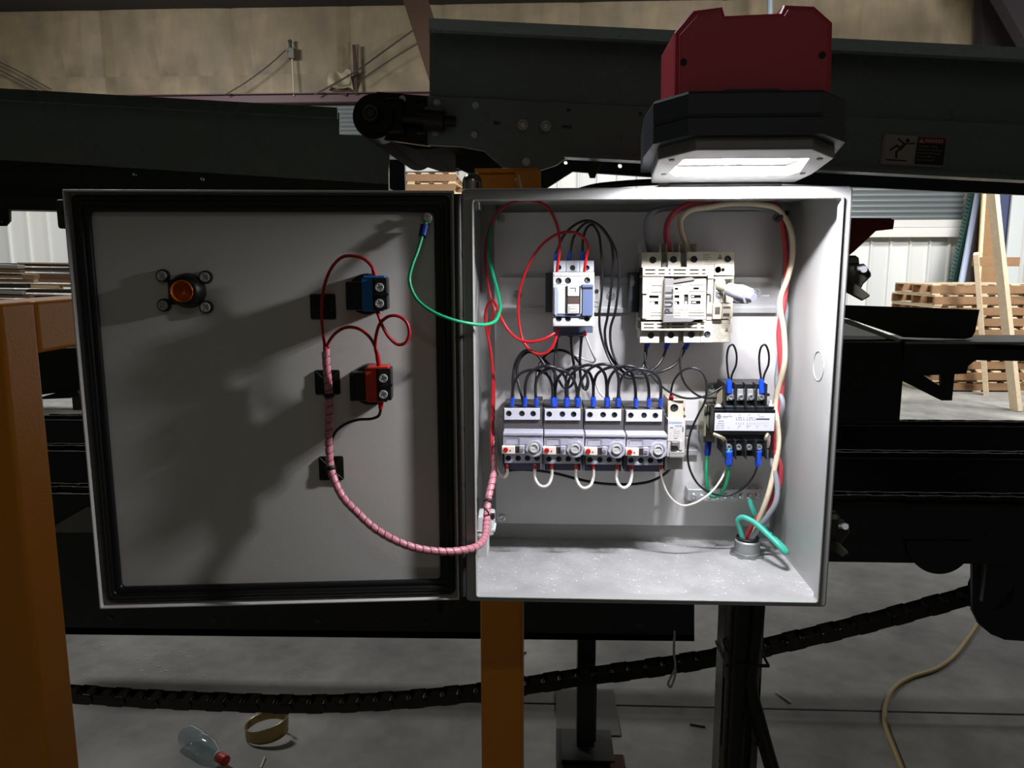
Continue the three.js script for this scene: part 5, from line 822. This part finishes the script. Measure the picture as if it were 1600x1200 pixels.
// breaker to transformer
wire('long black wire looping from the breaker top to the transformer bottom right', blk, 0.0014, [[1048.5, 626, -134], [1049.5, 606, -126], [1056, 590, -120], [1069, 578, -116], [1083, 575, -112], [1096, 581, -110], [1103, 594, -108], [1104, 612, -106], [1101, 628, -106], [1090, 650, -108], [1079, 675, -112], [1075, 697, -116], [1074.5, 715, -118], [1079, 736, -122], [1093, 759, -126], [1115, 772, -128], [1136, 774, -128], [1157, 766, -126], [1176, 746, -122], [1184.5, 722, -118], [1185.5, 706, -117]], { f: [['a', M.ferruleRed, 0.0032, 0.007], ['b', M.ferrule, 0.0042, 0.016, 'terminal_sleeve']] });
wire('black wire running flat below the relays to the breaker bottom', blk, 0.0019, [[771, 740, -140], [777, 739, -150], [805, 734, -160], [837, 735, -165], [869, 740, -165], [900, 748, -163], [932, 754.5, -160], [964, 757, -160], [996, 756, -160], [1021, 750.5, -158], [1043, 737, -156], [1049, 728, -150]]);
// transformer jumpers
for (const [dx, n] of [[0, 'left'], [50.5, 'right']]) wire(`tall black wire loop on the ${n} end of the transformer's upper terminals`, blk, 0.0013, [[1140, 612, -120], [1139, 594, -118], [1136.5, 575, -112], [1136, 554, -106], [1139.7, 541, -103], [1144.5, 538.5, -103], [1150, 549, -106], [1150.3, 569, -110], [1143.6, 586, -116], [1141, 600, -118]].map((p) => [p[0] + dx, p[1], p[2]]), { f: [['a', M.ferrule, 0.0036, 0.0145, 'terminal_sleeve']], group: undefined });
// overload jumper arcs
const arcs = [
  ['first relay left terminal to the second relay', [[800, 633, -124], [803, 600, -112], [814, 583, -106], [835, 578, -102], [854, 585, -106], [862, 600, -112], [864, 633, -124]]],
  ['first relay middle terminal to the second relay', [[820, 633, -124], [821, 600, -114], [828, 583, -104], [848, 572, -96], [865, 574, -96], [880, 585, -104], [885, 600, -112], [884, 633, -124]]],
  ['first relay right terminal to the second relay', [[838, 633, -124], [837, 600, -110], [843, 585, -102], [858, 575.6, -98], [876, 577.5, -98], [891, 587, -104], [899.7, 602, -112], [902, 633, -124]]],
  ['second relay left terminal to the third relay', [[867.5, 633, -127], [868, 606, -118], [873, 589, -114], [888, 577, -110], [904, 575.6, -108], [919, 581, -110], [926, 596, -114], [926.5, 633, -124]]],
  ['second relay middle terminal to the third relay', [[886.5, 633, -127], [887.5, 600, -114], [895, 583, -106], [914, 571, -100], [932.5, 572, -100], [944, 583, -106], [947.5, 600, -112], [947.5, 633, -124]]],
  ['second relay right terminal to the third relay', [[903.5, 633, -127], [904, 611, -116], [910, 592, -106], [925, 574, -98], [944, 569, -94], [959, 574, -96], [966, 589, -104], [965, 633, -124]]],
  ['third relay left terminal to the fourth relay', [[927.5, 633, -128], [928, 600, -118], [934.5, 583, -112], [953, 574, -108], [972, 573, -106], [985, 581, -108], [991.6, 600, -114], [993.8, 634, -124]]],
  ['third relay middle terminal to the fourth relay', [[949.5, 633, -128], [950, 600, -116], [959, 581, -106], [976, 572, -100], [992.5, 574, -100], [1007.5, 585, -106], [1013, 602, -112], [1014, 634, -124]]],
  ['third relay right terminal to the fourth relay', [[967, 633, -127], [968, 600, -112], [976, 585, -102], [994, 576.6, -94], [1011, 578.4, -94], [1026, 587, -100], [1031.9, 602, -110], [1032, 634, -124]]],
];
for (const [n, p] of arcs) wire('black jumper wire arching from the ' + n, blk, 0.0019, p, { f: ['a', 'b'] });
// contactor output
wire('black wire straight down from the contactor bottom left to the second relay', blk, 0.0018, [[872, 522, -140], [870, 536, -138], [867, 564, -132], [867, 592, -128], [866, 634, -127]]);
wire('black wire from the contactor bottom middle curling left to the first relay', blk, 0.0018, [[892, 522, -142], [893.5, 548, -144], [897, 574, -146], [897.5, 592, -148], [891, 604, -150], [882, 606, -152], [873, 594, -152], [860, 572, -152], [843, 557, -150], [826, 550, -148], [812, 562, -144], [807.5, 585, -138], [812, 606, -132], [818.5, 634, -127]]);
wire('black wire from the contactor bottom right looping wide over to the first relay', blk, 0.0018, [[909, 522, -142], [907, 548, -144], [906, 575, -146], [910, 601, -146], [915, 609.5, -146], [919, 599, -146], [915, 582, -148], [904, 565, -152], [893, 554, -156], [876, 547, -158], [857.5, 551, -156], [845, 566, -150], [838, 590, -138], [837, 634, -127]]);
wire('black wire forming the outer arch above the first relay', blk, 0.0018, [[801.5, 634, -128], [802, 585, -134], [806.5, 564, -138], [818, 549, -140], [832, 549, -140], [847, 564, -138], [857, 585, -134], [864, 606, -130], [866, 634, -128]]);
wire('black wire curling under the contactor between the second relay terminals', blk, 0.0016, [[885, 634, -130], [884, 600, -136], [888, 580, -140], [898, 572, -142], [912, 578, -142], [918, 596, -140], [913, 608, -138], [907, 596, -138]]);
wire('thin white wire folded under the contactor bottom right terminal', M.wireWhite, 0.0013, [[913, 519, -112], [917, 530, -116], [924, 548, -128], [930, 563, -150], [926, 566, -160], [905, 558, -166], [890, 552, -168]], { f: [['a', M.ferruleRed, 0.0022, 0.004]] });
wire('white wire curving down behind the relays toward the breaker', M.wireWhite, 0.0013, [[930, 596, -172], [936, 612, -172], [945, 622, -168], [960, 640, -168]]);
// red control wires
const red = M.wireRed, RR = 0.00175;
wire('red wire from the contactor top left rising and bending to the left wall', red, RR, [[870, 426, -103], [872, 410, -98], [874, 392, -94], [874, 370, -94], [869.5, 349, -98], [861, 331, -106], [852, 321, -112], [834, 314, -120], [815, 313.5, -126], [796, 318, -134], [778, 332, -146], [764, 360, -158], [758.5, 393, -162], [760.5, 430, -160], [766, 462, -152], [771, 484, -148], [763, 520, -150], [768, 560, -152], [772, 600, -150], [771, 640, -146], [770, 690, -130], [772, 730, -118]]);
wire('red wire swinging in a big left loop from the contactor top right to its bottom', red, RR, [[913, 425, -103], [916, 402, -98], [919, 386, -96], [914, 374, -96], [905, 366, -96], [890, 362.5, -96], [871, 366, -98], [852.5, 377.5, -102], [837.5, 394, -106], [824.5, 417, -112], [815, 443, -118], [810, 468, -122], [809.7, 490, -124], [812.5, 514, -124], [818, 534, -122], [829, 547.5, -118], [842.5, 554, -114], [855.5, 550, -112], [865, 538, -112], [870.5, 522, -114], [872, 514, -118]]);
wire('red wire from the contactor bottom left sagging to the left wall bundle', red, 0.0019, [[875, 514, -118], [870.5, 517, -112], [859, 525, -106], [844.5, 531.5, -104], [825.5, 534, -104], [809, 529.5, -106], [795.5, 517.5, -110], [784, 499, -114], [779, 487, -120], [774, 475, -130], [768, 469, -138], [761, 479, -144], [758, 496, -148], [760.5, 517, -150], [767, 549, -150], [770, 590, -148], [769, 640, -142], [768, 690, -128], [770, 730, -116]]);
// green ground wire from the door to the box
{
  const gp = [[665, 349, 2], [663, 356, 3], [659, 371, 6], [652, 394, 12], [644, 415, 18], [639.5, 436, 22], [643, 452, 24], [652.5, 469, 26], [674, 486, 28], [705, 499, 26], [737, 506, 16], [759, 507, 0], [773, 502, -20], [779.5, 490, -50], [781.5, 478, -80], [776, 449, -110], [768.5, 421, -126], [763.5, 393, -136], [765, 364, -150], [772, 344, -168], [778, 335, -178]];
  const w = wire('green ground wire drooping from the door lug into the box', M.wireGreen, 0.0019, gp);
  const a = P(665, 344, -0.004), b = P(660, 369, 0.006);
  part('lug_sleeve', [cyl(P(663.5, 353, 0.0), b, 0.0046, 14, 0.0042)], mat(0x0f2b7a, 0.4), w, 'dark blue lug sleeve');
  const c = P(666, 341, 0.004); part('ring_lug', [new THREE.TorusGeometry(0.0042, 0.0016, 8, 18).scale(1, 1, 0.6).translate(c.x, c.y, c.z - 0.004), new THREE.CylinderGeometry(0.0032, 0.0036, 0.012, 6).rotateX(Math.PI / 2).translate(c.x, c.y, c.z - 0.007)], mat(0xa8a59a, 0.4, 0.4), w);
}
// door wiring
wire('red wire arching from the upper contact block down the door bundle', red, RR, [[587, 434, 26], [582.5, 419, 28], [569.5, 405, 27], [552.5, 400, 26], [535.5, 401.5, 25], [520.5, 415, 24], [510, 436, 22], [504, 461.5, 20], [502.5, 491, 20], [505.5, 525, 22], [508, 545, 22], [511, 580, 22], [513, 620, 22], [514, 660, 22], [515, 700, 22]], { f: [['a', red, 0.0026, 0.008]] });
wire('red wire arching from the lower contact block into the door bundle', red, RR, [[593, 575, 28], [588.7, 549, 32], [578, 527.5, 32], [561, 514, 30], [542, 511.5, 28], [525, 520, 26], [514, 534, 24], [510, 545, 22], [512, 580, 20], [514, 640, 20], [516, 700, 20]], { f: [['a', red, 0.0028, 0.014]] });
wire('red wire curled in a round loop between the two contact blocks', red, RR, [[588, 482, 28], [590, 488, 32], [597, 508, 36], [608, 527, 38], [622.5, 538.5, 38], [634, 535, 38], [639.5, 521, 38], [635.5, 504, 38], [625, 495, 38], [610, 493.5, 38], [595, 504, 36], [588, 523, 34], [586.6, 544, 32], [591, 562, 30], [595, 578, 26]], { f: [['a', red, 0.0026, 0.008]] });
wire('black wire from the bottom of the red contact block to the door bundle', blk, 0.0016, [[595, 624, 22], [595, 635, 22], [592, 649, 20], [582, 654, 18], [559, 656, 16], [540, 662.5, 16], [525, 674, 17], [519, 687, 18], [517.5, 700, 19], [517, 720, 20]], { f: [['a', M.ferruleRed, 0.003, 0.009]] });
{ // spiral wrapped bundle
  const px = [[508.5, 541, 22], [510, 570, 22], [513, 600, 21], [514.5, 640, 21], [513.5, 685, 21], [514.5, 707, 21], [516.5, 729, 22], [521, 746, 26], [535, 776, 34], [559, 802, 40], [587, 827, 44], [620.5, 846, 46], [654, 857.5, 42], [696, 862, 32], [725, 859.5, 20], [746, 853, 2], [757, 840, -24], [760, 815, -56], [763, 780, -80], [768.5, 755, -96], [772.5, 732, -112], [771, 700, -128], [769, 660, -142]];
  const pts = W3(px), cv = new THREE.CatmullRomCurve3(pts, false, 'centripetal'), L = cv.getLength();
  const t = thing('wire_bundle', 'pink looking wire bundle in clear spiral wrap running from the door into the box', 'wire bundle', pts[9]);
  part('core', tube(pts, 0.0028, 8, 140), mat(0xb3333c, 0.45), t, 'red wires inside the wrap');
  const pitch = 0.0088, wd = 0.0078, n = 1500, fr = cv.computeFrenetFrames(300, false), r = 0.0041;
  const pos = [], idx = []; let k = 0;
  for (let i = 0; i <= n; i++) {
    const s = i / n * (L - pitch), th = s / pitch * Math.PI * 2;
    for (const e of [0, 0.5, 1]) {
      const u = Math.min(1, (s + wd * e) / L), q = cv.getPointAt(u), f = Math.min(299, Math.floor(u * 300)), a = fr.normals[f], b = fr.binormals[f], rad = r + (e === 0.5 ? 0.0004 : 0) + (s > L * 0.86 ? -0.0008 : 0);
      pos.push(q.x + rad * (Math.cos(th) * a.x + Math.sin(th) * b.x), q.y + rad * (Math.cos(th) * a.y + Math.sin(th) * b.y), q.z + rad * (Math.cos(th) * a.z + Math.sin(th) * b.z));
    }
    if (i) { const a = k - 3; idx.push(a, k, a + 1, a + 1, k, k + 1, a + 1, k + 1, a + 2, a + 2, k + 1, k + 2); } k += 3;
  }
  const g = new THREE.BufferGeometry(); g.setAttribute('position', new THREE.Float32BufferAttribute(pos, 3)); g.setIndex(idx); g.computeVertexNormals();
  part('spiral_wrap', g, mat(0xd98f99, 0.35, 0, { phys: true, transmission: 0.12, thickness: 0, side: THREE.DoubleSide }), t, 'milky pink spiral wrap');
  const tieAt = (u, name) => { const q = cv.getPointAt(u), d = cv.getTangentAt(u); return new THREE.TorusGeometry(0.0046, 0.0012, 8, 20).scale(1, 1, 2).applyQuaternion(new THREE.Quaternion().setFromUnitVectors(V(0, 0, 1), d)).translate(q.x, q.y, q.z); };
  part('cable_tie', tieAt(0.247), M.black, t); part('cable_tie', [tieAt(0.098)], M.black, t);
  const a = P(757, 793, -0.058), b = P(765, 807, -0.064); part('cable_tie', [tieAt(0.8), tube([a, P(762, 799, -0.056), b, P(770, 812, -0.075)], 0.0011, 6), rb(b.x, b.x + 0.006, b.y - 0.004, b.y + 0.002, b.z - 0.008, b.z - 0.002, 0.0008)], mat(0x2a1c22, 0.5), t);
}
// relay bottom jumpers
const wh = M.wireWhite, RW = 0.002;
[[[836, 727, -107], [835.8, 746, -108], [842, 757.5, -104], [849.6, 760.5, -103], [857, 757, -104], [862, 744, -108], [862, 727, -107], 'first and second'], [[900.5, 727, -107], [900.6, 748, -108], [907, 760, -104], [913.5, 763, -103], [922, 759, -104], [927, 746, -108], [927, 727, -107], 'second and third'], [[965, 727.5, -107], [963, 746, -108], [967.5, 758, -104], [975, 762.5, -103], [982.5, 758, -104], [986.6, 746, -108], [986.3, 727.5, -107], 'third and fourth']].forEach((q) => { const n = q.pop(); wire(`white U shaped jumper wire under the ${n} relay`, wh, RW, q, { f: [['a', M.ferruleRed, 0.0027, 0.004], ['b', M.ferruleRed, 0.0027, 0.004]] }); });
wire("white wire from the first relay's bottom left curling up to the left wall", wh, 0.0018, [[792, 727, -107], [792.5, 740, -112], [788, 746, -114], [782.5, 742, -118], [775, 720, -130], [772, 693, -136], [773, 657, -142]], { f: [['a', M.ferruleRed, 0.0026, 0.004]] });
wire('thin white wire drooping from the fourth relay to the transformer bottom', wh, 0.0014, [[1032, 728, -107], [1034.5, 750, -112], [1045, 774, -114], [1058, 786.5, -116], [1068, 790, -116], [1085, 786.5, -116], [1108, 772, -118], [1123, 755, -122], [1131, 741, -126], [1137, 726, -128]], { f: [['a', M.ferruleRed, 0.0024, 0.004]] });
// transformer grounds
const gr = M.wireGreen;
wire('green wire from the transformer bracket down to the ground bar', gr, 0.0022, [[1107, 692, -176], [1105.5, 708, -170], [1103.5, 731, -160], [1104.5, 755, -156], [1108, 768, -160], [1113, 775, -166]], { f: [['a', M.lugBlue, 0.0044, 0.015, 'terminal_sleeve']] });
wire('green wire from the transformer bottom left terminal to the ground bar', gr, 0.0024, [[1138.5, 706, -117], [1138.5, 725, -120], [1138, 742, -124], [1132, 763, -132], [1120, 775.5, -142], [1110, 775, -156]], { f: [['a', M.ferrule, 0.0052, 0.016, 'terminal_sleeve']] });
// big conductors from the bushing
const hub = PY(1167, 846, B.y0 + 0.024), hz = -150;
const big = (label, m, r, pts) => wire(label, m, r, pts, { n: 10, name: 'power_cable', cat: 'cable' });
big('thick red power cable rising along the right wall to the fuse block', M.cableRed, 0.0036, [[1164, 860, hz - 3], [1165, 843, hz - 5], [1170, 833, hz - 4], [1185, 808, -140], [1204, 784, -140], [1217, 759, -140], [1219.5, 731, -136], [1212.5, 708, -134], [1208.5, 685, -138], [1214, 650, -144], [1221, 610, -146], [1219.5, 556, -146], [1217.5, 519, -148], [1225, 470, -148], [1229, 430, -150], [1227, 385, -152], [1222, 345, -156], [1212, 320, -158], [1186, 314.5, -158], [1130, 314, -158], [1083, 317.5, -156], [1059, 328, -152], [1045, 344, -148], [1041, 364, -146], [1045, 389, -146], [1050, 404, -150]]);
big('thick cream power cable rising along the right wall to the fuse block', M.cableWhite, 0.0034, [[1172, 862, hz - 2], [1174, 843, hz - 2], [1178, 834, hz + 2], [1187, 810, -136], [1199.5, 776, -128], [1208, 742, -130], [1216.5, 693, -134], [1214.5, 661, -140], [1212, 631, -146], [1218, 600, -142], [1226, 566, -134], [1225, 519, -136], [1219, 470, -146], [1232, 430, -138], [1238.5, 395, -136], [1237, 365, -138], [1228, 342, -146], [1214, 326, -150], [1190, 320, -152], [1139, 318.5, -152], [1102, 325, -150], [1079, 329, -148], [1065, 341, -148], [1064.5, 360, -148], [1072, 381, -150], [1081, 404, -152]]);
big('thick grey power cable rising along the right wall to the fuse block', M.cableGrey, 0.0034, [[1171, 868, hz + 5], [1172, 847, hz + 6], [1178, 836, hz + 12], [1189, 820, -130], [1200, 806, -124], [1212.5, 784, -120], [1214.5, 759, -124], [1210, 736, -130], [1204.5, 715, -142], [1208, 690, -152], [1215.5, 663, -152], [1223, 631, -140], [1214, 600, -154], [1218, 560, -160], [1228, 486, -152], [1224, 450, -160], [1233, 400, -158], [1237, 372, -156], [1231, 346, -160], [1214, 331, -164], [1186, 325, -166], [1111, 325, -166], [1060, 323, -164], [1032, 327, -158], [1015, 336, -152], [1008.5, 353, -148], [1010.5, 372, -146], [1018, 404, -150]]);
big('thick teal green cable looping from the bushing up to the ground bar', M.cableTeal, 0.0035, [[1162, 866, hz + 3], [1161.5, 847, hz + 3], [1156, 826, hz + 5], [1153, 813, hz + 8], [1159.5, 808, hz + 12], [1176.5, 815, hz + 22], [1198, 833.5, hz + 40], [1217, 852.5, hz + 56], [1227, 863.5, hz + 60], [1226, 858, hz + 48], [1206, 838, hz + 8], [1190, 822, hz - 24], [1179, 804, -154], [1172.5, 784, -160], [1171, 774, -168]]);
solo('cable_tie', 'black cable tie holding the power cables at the top right corner', 'cable tie', [new THREE.TorusGeometry(0.0085, 0.0013, 8, 20).scale(1, 1, 2).applyQuaternion(new THREE.Quaternion().setFromUnitVectors(V(0, 0, 1), V(0.6, -0.8, 0).normalize())).translate(...P(1222, 338, -0.154).toArray()), tube([P(1213, 342, -0.15), P(1218, 339, -0.146), P(1225, 335, -0.146)], 0.0014, 6)], M.black);
// ---------- draw ----------
scene.traverse((o) => { if (o.isMesh) { o.castShadow = true; o.receiveShadow = true; } });
renderer.render(scene, camera);
